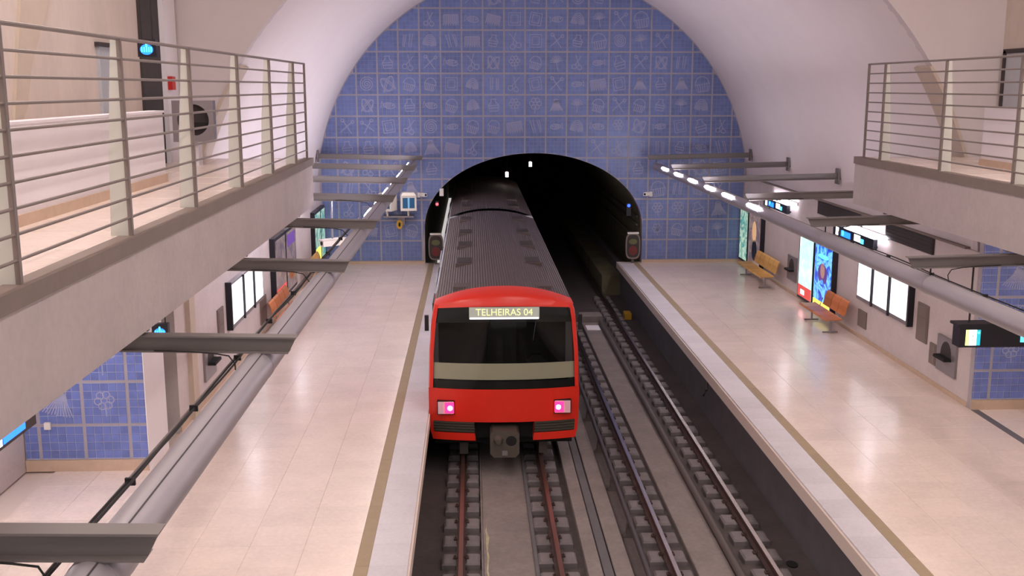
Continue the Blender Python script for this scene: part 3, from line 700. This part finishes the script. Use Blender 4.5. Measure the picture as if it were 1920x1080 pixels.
# lower red apron
xs = [-1+2*i/28 for i in range(29)]
def row(z, x0=-1, x1=1, d=0, m_=28): return [((x0+(x1-x0)*i/m_)*hw(z), fy((x0+(x1-x0)*i/m_)*hw(z), z)+d, z) for i in range(m_+1)]
mb = MB(); mb.grid([row(z) for z in (.85, 1.0, 1.2, 1.4, 1.5)])
ap = mb.build('front_apron', M['red'], train, smooth=True)
for s_ in (-1, 1):
    a, b = span(s_*.40, s_*1.0)
    mb = MB(); mb.grid([row(z, a, b, 0, 12) for z in (.48, .56, .63)]); mb.grid([row(z, *span(s_*.955, s_), 0, 3) for z in (.63, .75, .85)])
    # return faces of the skirt
    mb.grid([[(s_*.40*hw(z), fy(s_*.4*hw(z), z)+d, z) for z in (.48, .85)] for d in (0, .35)])
    mb.build('front_skirt', M['red'], ap, smooth=True)
    for q in range(4):
        z0 = .635+.054*q; mb = MB(); a2, b2 = span(s_*.402, s_*.955)
        mb.grid([row(z0, a2, b2, .012, 10), row(z0+.012, a2, b2, -.006, 10), row(z0+.04, a2, b2, -.006, 10), row(z0+.052, a2, b2, .012, 10)])
        mb.build('grille_slat', M['grille'], ap)
    mb = MB(); mb.grid([row(z, *span(s_*.40, s_*.96), .02, 10) for z in (.62, .86)]); mb.build('grille_back', M['rubber'], ap)
# windscreen opening outline and red surround
def wsx(z): return hw(z)-.085
ZW0, ZW1 = 1.52, 3.09
def rise(x): return .055*(1-(x/1.25)**2)
mb = MB()
for s_ in (-1, 1):
    zz = [1.5+(3.1-1.5)*i/16 for i in range(17)]
    A = [(s_*wsx(z), fy(wsx(z), z)-.015, z) for z in zz]; B = [(s_*hw(z)*.985, fy(hw(z), z)-.03, z) for z in zz]; Cc = [(s_*hw(z), fy(hw(z), z)+.05, z) for z in zz]; D = [(s_*hw(z), 1.6, z) for z in zz]
    I = [(s_*wsx(z), fy(wsx(z), z)+.05, z) for z in zz]
    mb.grid([I, A, B, Cc, D] if s_ > 0 else [D, Cc, B, A, I])
    zz = [.48+(1.5-.48)*i/8 for i in range(9)]
    mb.grid([[(s_*hw(z)*.985, fy(hw(z)*.985, z)-.004, z) for z in zz], [(s_*hw(z), fy(hw(z), z)+.05, z) for z in zz], [(s_*hw(z), 1.6, z) for z in zz]])
tx = [-1+2*i/40 for i in range(41)]
rowA = [(t_*wsx(3.0), fy(t_*wsx(3.0), 3.0)-.015, 3.045+rise(t_*1.25)+.0) for t_ in tx]
def topz(x): return zroof(x)-.02
rowB = [(t_*1.285, fy(t_*1.285, 3.1)+.0, 3.11+.125*(1-abs(t_)**2.2)) for t_ in tx]
rowC = [(t_*1.27, fy(t_*1.27, 3.1)+.10, 3.14+.20*(1-abs(t_)**2.2)) for t_ in tx]
rowD = [(t_*1.262, .55, zroof(t_*1.255)+.015) for t_ in tx]
rowI = [(p[0], p[1]+.06, p[2]) for p in rowA]
mb.grid([rowI, rowA, rowB, rowC, rowD])
mb.build('front_surround', M['red'], train, smooth=True)
# glass
mb = MB(); rows = []
for i in range(13):
    v = i/12; rows.append([(t_*(wsx(ZW0+(ZW1-ZW0)*v)), fy(t_*wsx(ZW0+(ZW1-ZW0)*v), ZW0+(ZW1-ZW0)*v)+.01, ZW0-.02+(ZW1-ZW0+rise(t_*1.25)*v)*v) for t_ in tx])
mb.grid(rows); gl = mb.build('windscreen', M['windscreen'], train, smooth=True)
# black bands along the top and foot of the glass, inside
def band(v0, v1, d): 
    rr = []
    for v in (v0, v1):
        z = ZW0+(ZW1-ZW0)*v; rr.append([(t_*wsx(z), fy(t_*wsx(z), z)+d, ZW0-.02+(ZW1-ZW0+rise(t_*1.25)*v)*v) for t_ in tx])
    return MB().grid(rr)
band(0, .10, .02).build('screen_band', M['rubber'], gl)
band(.80, 1.0, .02).build('screen_band', M['rubber'], gl)
band(.11, .31, .04).build('desk_panel', M['dash'], gl)
MB().tube([(.62, fy(.62, 2.95)-.01, 2.98), (.58, fy(.58, 2.7)-.02, 2.80), (.53, fy(.5, 2.2)-.02, 2.45)], .010, 6).build('wiper', M['rubber'], gl)
MB().box(-1.25, 1.25, 1.5, 1.55, .6, 3.1).build('cab_bulkhead', M['cabdark'], train)
MB().box(-.28, .28, 1.44, 1.5, 1.2, 2.9).build('bulkhead_door', M['rubber'], train)
MB().box(-1.25, 1.25, .3, 1.5, 1.0, 1.5).build('cab_desk', M['cabdark'], train)
MB().bevbox(.45, .85, .75, 1.1, 1.5, 1.95, .1).build('driver_seat', M['rubber'], train)
# destination display
d = MB().box(-.64, .64, .015, .05, 2.87, 3.09).build('destination_display', M['dotbg'], train)
MB().box(-.63, .63, .008, .016, 2.865, 2.90).build('display_band', M['dotband'], d)
tm = link('display_lettering', text_mesh('TELHEIRAS 04', .185, M['dottext']), d, (0, .012, 2.993)); tm.rotation_euler = (PI/2, 0, 0); tm.scale = (.93, 1, 1)
# headlamp units
for s_ in (-1, 1):
    x0, x1 = span(s_*.925, s_*1.245); yb = fy(1.09, 1.1)
    h = MB().box(x0, x1, yb-.06, yb+.1, 1.0, 1.27).build('tail_lamp', M['rubber'], train)
    MB().box(x0+.015, x1-.015, yb-.07, yb-.05, 1.015, 1.255).build('lamp_lens', M['lens'], h)
    xi = s_*1.02
    MB().box(xi-.085, xi+.085, yb-.078, yb-.068, 1.03, 1.24).build('lamp_red', M['lampred'], h)
    MB().disc((xi-s_*.015, 1.13), .045, 'y', (yb-.086, yb-.076), 16).build('lamp_bulb', M['lampwhite'], h)
# coupler
cpl = MB(); cpl.prism([(-.27, .30), (-.20, .22), (.20, .22), (.27, .30), (.27, .68), (.22, .75), (-.22, .75), (-.27, .68)], 'y', -.22, .25)
cp = cpl.build('coupler', M['coupler'], train)
MB().disc((.12, .55), .10, 'y', (-.222, -.20), 18).build('coupler_socket', M['dark'], cp)
MB().tube([(-.12, -.34, .57), (-.12, -.2, .57)], [.05, .10], 14).build('coupler_cone', M['coupler'], cp)
MB().box(-.05, .05, -.25, -.2, .27, .36).build('coupler_plate', M['steel'], cp)
MB().box(-.10, .10, .2, 1.2, .35, .6).build('coupler_shank', M['dark'], cp)
MB().box(-1.3, 1.3, .45, 13, .3, .62).build('underframe', M['dark'], train)
MB().box(-.54, .54, .30, .34, .45, .86).build('coupler_pocket', M['dark'], train)
for s_ in (-1, 1):
    for yy in (1.6, 3.6): 
        MB().tube([(s_*.68, yy, .42), (s_*.82, yy, .42)], .42, 24).build('wheel', M['pipe'], train)
    MB().box(s_*.76-.08, s_*.76+.08, .55, .75, .03, .45).build('rail_guard', M['pipe'], train)
    MB().box(*span(s_*1.395, s_*1.47), .45, .52, 2.55, 2.85).build('side_mirror', M['rubber'], train)
def car(y0, y1, nm, yb=None):
    mb = MB(); sz = SEC
    L_ = [(-w_, z) for z, w_ in sz]; R_ = [(w_, z) for z, w_ in reversed(sz)]
    ring = L_+R_
    mb.prism(ring, 'y', yb or y0, y1); sd = mb.build(nm+'_body' if nm else 'car_body', M['trainside'], train)
    # ribbed roof
    nr = 50; prof = []
    for i in range(nr*4+1):
        x = -1.262+2.524*i/(nr*4); ph = i % 4; prof.append((x, zroof(max(-1.255, min(1.255, x)))+(.011 if ph in (1, 2) else 0)))
    MB().grid([[(p[0], yy, p[1]) for p in prof] for yy in (y0+.02, y1)]).build('ribbed_roof', M['roof'], train)
    for s_ in (-1, 1):
        k = 0; y = (yb or y0)+1.2
        while y+1.5 < y1:
            x0, x1 = span(s_*1.395, s_*1.41); 
            if k % 2: MB().prism([(y, .75), (y+1.3, .75), (y+1.3, 2.75), (y, 2.75)], 'x', s_*1.38, s_*1.408).build('side_door', M['trainside'], sd)
            MB().prism([(y+.1, 1.75), (y+1.2, 1.75), (y+1.2, 2.6), (y+.1, 2.6)], 'x', s_*1.36, s_*1.412).build('side_window', M['rubber'], sd)
            y += 1.75; k += 1
car(.5, 13.15, '', 1.55)
car(13.75, 26, 'second_car')
MB().box(-1.15, 1.15, 13.15, 13.75, .8, 3.1).build('gangway', M['rubber'], train)
MB().box(-1.15, 1.2, 13.05, 13.13, 3.18, 3.24).build('roof_end_strip', M['trainside'], train)
def hatch(x, yw, l):
    y = yw-TY; z = zroof(x)
    h = MB().bevbox(x-.19, x+.19, y-l, y+l, z-.06, z+.045, .01).build('roof_hatch', M['roof'], train)
    MB().box(x-.15, x+.15, y-l+.06, y+l-.06, z+.045, z+.052).build('hatch_louvre', M['roofhatch'], h)
for yw in (23.25, 25.8, 28.1, 31.0, 34.4, 36.5):
    for x in (-.745, .715): hatch(x, yw, .42)
for x in (-.745, .715):
    y = 20.35-TY; z = zroof(x); MB().bevbox(x-.2, x+.2, y-.22, y+.22, z-.06, z+.035, .01).build('roof_hatch', M['roof'], train)

# ------------------------------------------------------------------ platform furniture
def bench(side, y0, y1, seats, backs, wood, label, skip=0):
    """row of wooden shells on a steel beam; the free backs stand at the near end"""
    r_ = thing('bench', label, 'bench', (mx(side, HW-.56), y0, 0)); s_ = side
    L = y1-y0; p = L/seats
    MB().box(-.03, .03, .05, L-.05, .33, .39).build('beam', M['steel'], r_)
    for yy in (.35, L-.35):
        MB().tube([(0, yy, .36), (0, yy, .03)], .025, 8).tube([(-s_*.2, yy, .03), (s_*.18, yy, .03)], .022, 8).tube([(0, yy, .36), (s_*.2, yy, .40), (s_*.27, yy, .62)], .018, 8).build('leg', M['steel'], r_)
    for k in range(seats):
        yc = p*(k+.5); h = p/2-.015
        prof = [(-s_*.25, .40), (-s_*.22, .425), (-s_*.05, .415), (s_*.14, .425), (s_*.17, .44)]
        top = prof; bot = [(a, z-.022) for a, z in prof]
        MB().prism(top+bot[::-1], 'y', yc-h, yc+h).build('seat', wood, r_)
        if k < backs:
            prof = [(s_*.20, .50), (s_*.235, .60), (s_*.25, .72), (s_*.30, .84), (s_*.33, .87)]
            MB().prism(prof+[(a+s_*.022, z) for a, z in prof][::-1], 'y', yc-h, yc+h).build('backrest', wood, r_)
    return r_
bench(1, 31.6, 34.6, 6, 5, M['wood'], 'yellow wooden platform bench beside the far dark posters')
bench(1, 25.5, 27.7, 4, 3, M['woodred'], 'orange wooden platform bench under the blue poster')
bench(-1, 25.9, 28.4, 4, 4, M['woodred'], 'orange wooden bench beside the map board under the balcony')
bench(-1, 32.2, 34.4, 4, 4, M['wood'], 'yellow wooden bench at the far posters on the train platform')

def poster(side, y0, y1, z0, z1, m, extras, label):
    r_ = thing('poster_case', label, 'poster', (mx(side, HW), (y0+y1)/2, z0))
    h = (y1-y0)/2; H = z1-z0; s_ = -side
    x0, x1 = span(0, s_*.14); MB().box(x0, x1, -h, h, 0, H).build('poster_frame', M['frame'], r_)
    x0, x1 = span(s_*.14, s_*.145); c = MB().box(x0, x1, -h+.07, h-.07, .08, H-.08).build('poster_sheet', m, r_)
    for mm, poly in extras:
        MB().prism([(-h+.07+(2*h-.14)*u, .08+(H-.16)*v) for u, v in poly], 'x', *span(s_*.145, s_*.149)).build('printed_shape', mm, c)
    return r_
rect = lambda a, b, c, d: [(a, c), (b, c), (b, d), (a, d)]
ell = lambda cx, cy, rx, ry: [(cx+rx*math.cos(2*PI*i/18), cy+ry*math.sin(2*PI*i/18)) for i in range(18)]
poster(1, 28.72, 30.05, .12, 2.02, M['p_mint'], [(M['p_red'], rect(0, 1, 0, .19)), (M['signwhite'], rect(.5, .8, .04, .12))], 'backlit pale mint poster with red band on the right platform wall')
fig = [(M['p_yellow'], rect(0, 1, 0, .11)), (M['p_purple'], ell(.5, .55, .28, .16)), (M['p_skin'], ell(.5, .60, .13, .12)), (M['signcyan'], ell(.5, .82, .3, .035)), (M['p_blue'], ell(.5, .3, .2, .16))]
poster(1, 27.15, 28.66, .12, 2.02, M['p_blue'], fig, 'backlit blue poster with yellow foot on the right platform wall')
poster(1, 35.85, 36.98, .12, 2.0, M['p_green'], [], 'backlit green poster in the corner by the tiled end wall')
poster(1, 34.2, 35.78, .12, 2.05, M['p_pink'], [(M['p_skin'], ell(.5, .65, .18, .2)), (M['frame'], ell(.45, .3, .22, .2))], 'dim dark pink poster beside the yellow bench')
poster(-1, 27.5, 29.1, .45, 2.25, M['p_pink'], [(M['p_red'], rect(0, 1, .0, .2))], 'dim brown poster behind the orange bench under the balcony')
poster(-1, 29.16, 30.8, .45, 2.25, M['p_pink'], [(M['woodred'], ell(.5, .3, .3, .15)), (M['p_purple'], rect(.1, .9, .75, .95))], 'dim purple poster beside the brown one under the balcony')
poster(-1, 34.6, 35.9, .3, 2.1, M['p_green'], [(M['p_yellow'], rect(0, 1, 0, .3))], 'backlit green poster on the train platform by the end wall')
poster(-1, 35.96, 36.98, .3, 2.1, M['p_green'], [], 'second green poster in the corner beneath the first beams')

def mapboard(side, y0, y1, label):
    r_ = thing('map_board', label, 'map board', (mx(side, HW), (y0+y1)/2, 1.0)); h = (y1-y0)/2; s_ = -side
    MB().box(*span(0, s_*.12), -h, h, 0, 1.0).build('board_frame', M['steel'], r_)
    MB().box(*span(0, s_*.13), -h-.06, -h, -.02, 1.03).build('board_side', M['frame'], r_)
    n = 3; w_ = 2*h/n
    for k in range(n):
        MB().box(*span(s_*.12, s_*.126), -h+w_*k+.06, -h+w_*(k+1)-.06, .09, .96).build('lit_sheet', M['mapwhite'], r_)
        if k: MB().box(*span(s_*.1, s_*.16), -h+w_*k-.035, -h+w_*k+.035, 0, 1.0).build('divider', M['frame'], r_)
    return r_
mapboard(1, 22.3, 25.4, 'bright three-part lit map board on the right platform wall')
mapboard(-1, 22.5, 25.9, 'bright three-part lit map board under the left balcony')

def phone(side, y, z0, label, w_=.43, H=.74):
    r_ = thing('payphone_panel', label, 'payphone', (mx(side, HW), y, z0)); s_ = -side
    MB().box(*span(0, s_*.05), -w_, w_, 0, H).build('back_panel', M['steel'], r_)
    # half-round hood opening
    poly = [(-.24, .36)]+[(.24*math.cos(PI-PI*i/14), .36+.3*math.sin(PI-PI*i/14)) for i in range(15)]
    MB().prism(poly, 'x', *span(s_*.05, s_*.056)).build('hood_recess', M['vent'], r_)
    MB().prism([(-.26, .30), (.26, .30), (.24, .36), (-.24, .36)], 'x', *span(s_*.05, s_*.20)).build('shelf', M['dark'], r_)
    return r_
phone(1, 20.46, .42, 'steel payphone panel on the wall by the tiled corner')
phone(1, 31.0, .42, 'steel payphone panel between the yellow bench and the mint poster')
phone(-1, 20.75, .42, 'steel payphone panel under the left balcony')
def wallpanel(side, y0, y1, z0, z1, label):
    r_ = thing('service_panel', label, 'wall panel', (mx(side, HW), (y0+y1)/2, z0)); s_ = -side; h = (y1-y0)/2; H = z1-z0
    MB().box(*span(0, s_*.03), -h, h, 0, H).build('panel_frame', M['steeldk'], r_)
    MB().box(*span(s_*.03, s_*.036), -h+.05, h-.05, .05, H*.62).build('panel_door', M['steeldk'], r_)
    MB().box(*span(s_*.03, s_*.036), -h+.05, h-.05, H*.68, H-.04).build('panel_door', M['steeldk'], r_)
wallpanel(1, 21.46, 22.0, .78, 1.6, 'tall brown service panel beside the lit map board')
wallpanel(1, 20.96, 21.28, .44, .88, 'small low brown service panel next to the payphone')
wallpanel(-1, 21.6, 22.1, .7, 1.6, 'narrow brown service panel under the left balcony')
wallpanel(-1, 25.95, 26.7, .3, .95, 'low brown service panel behind the orange bench end')
tag(MB().box(mx(1, HW-.03), mx(1, HW), 24.9, 25.45, .3, .72).build('junction_plate', M['steeldk']), 'low brown plate on the wall behind the orange bench', 'wall panel')
# dark ventilation strips high on the right wall
for a, b, lb in ((25.6, 28.9, 'long dark vent grille high on the wall above the blue poster'), (21.45, 24.0, 'long dark vent grille high on the wall by the tiled corner')):
    r_ = thing('vent_grille', lb, 'vent', (mx(1, HW), (a+b)/2, 2.70))
    MB().box(-.05, 0, (a-b)/2, (b-a)/2, 0, .36).build('grille_frame', M['vent'], r_)
    for k in range(4): MB().box(-.06, -.05, (a-b)/2+.04, (b-a)/2-.04, .05+.08*k, .08+.08*k).build('slat', M['vent'], r_)
# lit signs along the walls with a batten lamp behind
def wallsign(side, y0, y1, z, label):
    r_ = thing('platform_sign', label, 'sign', (mx(side, HW-.12), (y0+y1)/2, z)); h = (y1-y0)/2; s_ = -side
    MB().box(*span(0, s_*.1), -h, h, -.13, .13).build('sign_box', M['signbox'], r_)
    for yy in (-h+.3, h-.3): MB().box(*span(0, -s_*.12), yy-.03, yy+.03, -.12, -.08).build('sign_bracket', M['frame'], r_)
    f = (s_*.1, s_*.106)
    MB().box(*span(*f), h-.42, h-.22, -.1, .1).build('sign_symbol', M['signwhite'], r_)
    MB().box(*span(*f), .12, h-.6, -.09, .06).build('sign_field', M['signblue'], r_)
    MB().disc((h-.75, .0), .07, 'x', span(s_*.104, s_*.11), 14).build('sign_symbol', M['signcyan'], r_)
    MB().box(*span(*f), -.55, -.15, -.07, .09).build('sign_plate', M['signwhite'], r_)
    MB().box(*span(*f), -.78, -.58, -.08, .03).build('sign_field', M['signcyan'], r_)
    w_ = thing('wall_batten', 'white batten lamp behind the ' + label, 'lamp', (mx(side, HW), (y0+y1)/2-.3, z+.02))
    MB().box(*span(0, s_*.05), -h-.1, h-.1, .15, .22).build('lamp_housing', M['white'], w_)
    MB().box(*span(s_*.05, s_*.08), -h-.08, h-.12, .155, .215).build('lamp_diffuser', M['batten'], w_)
    return r_
wallsign(1, 24.25, 27.05, 2.50, 'lit blue platform sign above the right bench')
wallsign(1, 31.2, 33.75, 2.53, 'lit blue platform sign above the yellow bench')
wallsign(-1, 24.3, 27.0, 2.62, 'lit platform sign above the left map board')
wallsign(-1, 31.3, 33.7, 2.55, 'lit platform sign at the far end of the train platform')
# hanging exit sign near the tiled corner
r_ = thing('hanging_sign', 'dark hanging exit sign with lit symbols by the blue tiled corner', 'sign', (6.72, 14.1, 2.60))
MB().box(0, 2.2, -.11, .11, 0, .33).build('sign_box', M['signbox'], r_)
MB().box(-.04, 2.24, -.13, .13, .30, .335).build('sign_cap', M['frame'], r_)
MB().box(.085, .13, -.118, -.11, .03, .25).build('sign_field', M['signgreen'], r_)
MB().box(.13, .235, -.118, -.11, .03, .25).build('sign_plate', M['signwhite'], r_)
MB().box(.235, .29, -.118, -.11, .03, .25).build('sign_field', M['signteal'], r_)
MB().box(.178, .186, -.121, -.117, .10, .18).build('sign_mark', M['frame'], r_)
MB().disc((.262, .21), .018, 'y', (-.121, -.117), 10).build('sign_mark', M['signcyan'], r_)
MB().box(.86, 1.12, -.118, -.11, .07, .25).build('sign_field', M['signcyan'], r_)
MB().box(.90, 1.08, -.121, -.117, .11, .21).build('sign_mark', M['signblue'], r_)
for xx in (.17, 2.0): MB().tube([(xx, 0, .33), (xx, 0, 1.12)], .014, 8).build('hanger_rod', M['cable'], r_)
# small lit signs on the left
def metro_sign(x0, y, z0, w_, h_, label, top):
    r_ = thing('metro_sign', label, 'sign', (x0+w_/2, y, z0))
    MB().box(-w_/2, w_/2, -.06, .06, 0, h_).build('sign_box', M['signbox'], r_)
    MB().disc((0, h_*.42), w_*.36, 'y', (-.066, -.06), 20, h_*.30).build('sign_field', M['signblue'], r_)
    for k in range(5): MB().box(-w_*.26+w_*.13*k-.008, -w_*.26+w_*.13*k+.008, -.07, -.066, h_*.28, h_*.56).build('sign_mark', M['signcyan'], r_)
    MB().box(-.012, .012, -.07, -.066, h_*.56, h_*.82).build('sign_mark', M['signcyan'], r_)
    for s_ in (-1, 1): MB().tube([(s_*w_*.3, 0, h_), (s_*w_*.3, 0, top-z0)], .01, 6).build('hanger_rod', M['cable'], r_)
metro_sign(-5.06, 16.45, 2.25, .25, .24, 'small dark sign with lit blue emblem above the tiled wall end', ZB)
metro_sign(-4.86, 16.0, 6.58, .26, .25, 'small dark sign with lit blue emblem over the mezzanine', 10.6)
r_ = thing('hanging_sign', 'dark hanging sign with lit blue field under the left balcony', 'sign', (-5.0, 11.62, 2.42))
MB().box(-.06, .06, -2.2, 0, 0, .24).build('sign_box', M['signbox'], r_)
MB().box(.06, .066, -.85, -.3, .04, .20).build('sign_field', M['signblue'], r_); MB().box(.06, .066, -.95, -.88, .04, .20).build('sign_plate', M['signwhite'], r_)
for yy in (-1.9, -.25): MB().tube([(0, yy, .24), (0, yy, ZB-2.42)], .012, 6).build('hanger_rod', M['cable'], r_)
w_ = thing('wall_batten', 'white batten lamp on the passage wall under the balcony', 'lamp', (mx(-1, HW+1.97), 14.4, 2.3))
MB().box(0, .05, -1.2, 1.2, 0, .08).build('lamp_housing', M['white'], w_); MB().box(.05, .08, -1.15, 1.15, .01, .07).build('lamp_diffuser', M['batten'], w_)
for side in (-1, 1):
    for yy in ((9.5, 13.5) if side < 0 else (12.5, 16.8)):  # hidden battens, added to brighten the tiled walls and passages
        r_ = thing('soffit_fill_lamp', 'unseen added fill batten under the %s balcony passage' % ('left' if side < 0 else 'right'), 'lamp', (mx(side, HW+.75), yy, ZB), 0, 'added fill battens under the %s balcony' % ('left' if side < 0 else 'right'))
        MB().box(-.1, .1, -.9, .9, -.07, 0).build('lamp_housing', M['white'], r_); MB().box(-.08, .08, -.88, .88, -.08, -.07).build('lamp_diffuser', M['soffit'], r_)
tag(MB().bevbox(-6.93, -6.83, 16.56, 16.602, .72, .84, .01).build('sensor_box', M['camwhite']), 'tiny white box stuck on the blue tiles under the balcony', 'box')
# cctv camera under the left beams
r_ = thing('cctv_camera', 'long white camera housing hung below the left beams', 'camera', (-3.05, 22.88, 2.83), math.radians(-50))
MB().bevbox(-.075, .075, -.28, .28, -.07, .07, .02).build('camera_body', M['camwhite'], r_); MB().box(-.09, .09, -.32, .30, .07, .085).build('sun_hood', M['camwhite'], r_)
MB().disc((0, 0), .045, 'y', (-.29, -.28), 14).build('lens', M['dark'], r_); MB().tube([(0, 0, .085), (0, 0, .5), (0, 0, .90)], .018, 8).build('mount', M['steel'], r_)

# ------------------------------------------------------------------ things on the end wall
def monitor(x, z, rz, label):
    r_ = thing('platform_monitor', label, 'monitor', (x, YE-.55, z), rz)
    MB().box(-.27, .27, -.22, .26, -.26, .26).build('casing', M['tvcase'], r_)
    MB().frustum(-.27, .27, -.26, .30, .26, .36, .07).build('hood', M['tvcase'], r_)
    MB().box(-.205, .205, -.228, -.22, -.17, .19).build('screen', M['tvscreen'], r_)
    MB().box(-.03, .03, -.232, -.228, -.17, .19).build('screen_glint', M['tvglint'], r_)  # painted glint: paler glowing strip down the middle of the screen
    MB().tube([(0, 0, -.26), (0, .05, -.45)], .035, 8).build('stalk', M['tvcase'], r_)
monitor(-2.23, 2.22, .12, 'boxy white platform monitor on the end wall, nearer the tunnel')
monitor(-2.97, 2.21, -.35, 'boxy white platform monitor half behind the tube light')
r_ = thing('monitor_bracket', 'grey and yellow wall bracket under the white monitors', 'bracket', (-2.5, YE-.4, 1.72))
MB().box(-.6, .45, -.12, .38, -.02, .03).build('shelf', M['steel'], r_); MB().box(-.12, .12, .1, .4, -.3, 0).build('strut', M['steel'], r_)
MB().disc((-.05, -.27), .11, 'y', (-.06, -.03), 18, .16).build('roundel', M['brass'], r_); MB().disc((-.05, -.27), .04, 'y', (-.07, -.06), 12, .08).build('roundel_mark', M['dark'], r_)
for x, rz, lb in ((-1.74, .6, 'small white camera on the end wall left of the tunnel'), (6.10, -.6, 'small white camera on the end wall right of the tunnel')):
    r_ = thing('wall_camera', lb, 'camera', (x, YE-.35, 2.48), rz)
    MB().bevbox(-.06, .06, -.2, .1, -.06, .06, .015).build('camera_body', M['camwhite'], r_); MB().disc((0, 0), .04, 'y', (-.21, -.2), 12).build('lens', M['dark'], r_)
    MB().tube([(0, .1, 0), (0, .25, -.05)], .02, 6).build('mount', M['camwhite'], r_); MB().box(-.05, .05, .24, .34, -.12, .05).build('mount_plate', M['camwhite'], r_)
tag(MB().bevbox(-1.16, -1.02, YE-.10, YE, 2.40, 2.66, .01).build('junction_box', M['camwhite']), 'small white junction box above the tunnel mouth', 'box')
r_ = thing('signal_lamp', 'small red signal lamp at the left of the tunnel mouth', 'signal', (-1.25, YE-.02, 2.12)); MB().box(-.06, .06, -.1, .05, -.08, .1).build('signal_box', M['signbox'], r_); MB().disc((0, 0), .05, 'y', (-.11, -.1), 12).build('signal_lens', M['sigred'], r_)
r_ = thing('signal_lamp', 'small blue signal lamp inside the tunnel mouth', 'signal', (5.55, YE+.3, 1.98)); MB().box(-.08, .08, -.05, .1, -.35, .1).build('signal_box', M['signbox'], r_); MB().disc((0, .02), .055, 'y', (-.06, -.05), 12).build('signal_lens', M['sigblue'], r_)
for x, lb in ((-1.31, 'rounded driver mirror at the left of the tunnel mouth'), (5.66, 'rounded driver mirror at the right of the tunnel mouth')):
    r_ = thing('driver_mirror', lb, 'mirror', (x, YE-.15, .15))
    rr = [(.26*math.copysign(abs(math.cos(a))**.55, math.cos(a)), .46+.46*math.copysign(abs(math.sin(a))**.55, math.sin(a))) for a in [2*PI*i/28 for i in range(28)]]
    MB().prism(rr, 'y', -.06, .06).build('mirror_rim', M['steeldk'], r_)
    MB().prism([(a*.84, .46+(b-.46)*.88) for a, b in rr], 'y', -.066, -.06).build('mirror_glass', M['vent'], r_)
    MB().disc((0, .30), .15, 'y', (-.07, -.066), 16, .17).build('red_reflector', M['redglow'], r_); MB().disc((0, .62), .15, 'y', (-.07, -.066), 16, .10).build('green_reflector', M['greenglow'], r_)
    MB().box(-.2, .2, -.1, .06, .90, .95).build('mirror_cap', M['camwhite'], r_); MB().box(-.04, .04, -.03, .03, -.15, .05).build('mirror_foot', M['pipe'], r_)
for x, y, z, lb in ((2.40, 44, 3.00, 'small white lamp hanging in the tunnel'), (1.36, 42, 2.74, 'tiny white lamp over the second car in the tunnel')):
    r_ = thing('tunnel_lamp', lb, 'lamp', (x, y, z)); MB().tube([(0, 0, .1), (0, 0, .95)], .015, 6).build('cord', M['cable'], r_); MB().bevbox(-.06, .06, -.06, .06, -.1, .1, .02).build('lamp_glass', M['sigwhite'], r_)

# ------------------------------------------------------------------ mezzanine things
r_ = thing('payphone_panel', 'square steel payphone panel with round opening on the mezzanine', 'payphone', (-4.63, 18.0, 5.25))
sq = [(-.34, 0), (.34, 0), (.34, .68), (-.34, .68)]
mb = MB(); n_ = 32; ring = [(.26*math.cos(2*PI*i/n_), .36+.26*math.sin(2*PI*i/n_)) for i in range(n_)]
def onsq(i):
    a = 2*PI*i/n_; c, s_ = math.cos(a), math.sin(a); m_ = max(abs(c)/.34, abs(s_)/.34); return (c/m_, .34+s_/m_)
for yy in (-.08, .08): mb.v += [(p[0], yy, p[1]) for p in ring]+[(onsq(i)[0], yy, onsq(i)[1]) for i in range(n_)]
for i in range(n_):
    j = (i+1) % n_; mb.f += [(i, j, n_+j, n_+i), (2*n_+j, 2*n_+i, 3*n_+i, 3*n_+j), (j, i, 2*n_+i, 2*n_+j), (n_+i, n_+j, 3*n_+j, 3*n_+i)]
mb.build('panel_ring', M['steel'], r_)
MB().disc((0, .36), .26, 'y', (.05, .08), 32).build('recess_back', M['vent'], r_)
MB().box(-.24, .24, -.06, .05, .26, .32).build('shelf', M['dark'], r_)
MB().box(-.28, .02, .081, .35, -.41, .68).build('pedestal', M['white'], r_)
tag(MB().bevbox(-5.24, -5.16, 18.75, 18.95, 6.10, 6.33, .01).build('fire_alarm', M['alarm']), 'small red fire alarm box on the white mezzanine pier', 'alarm')
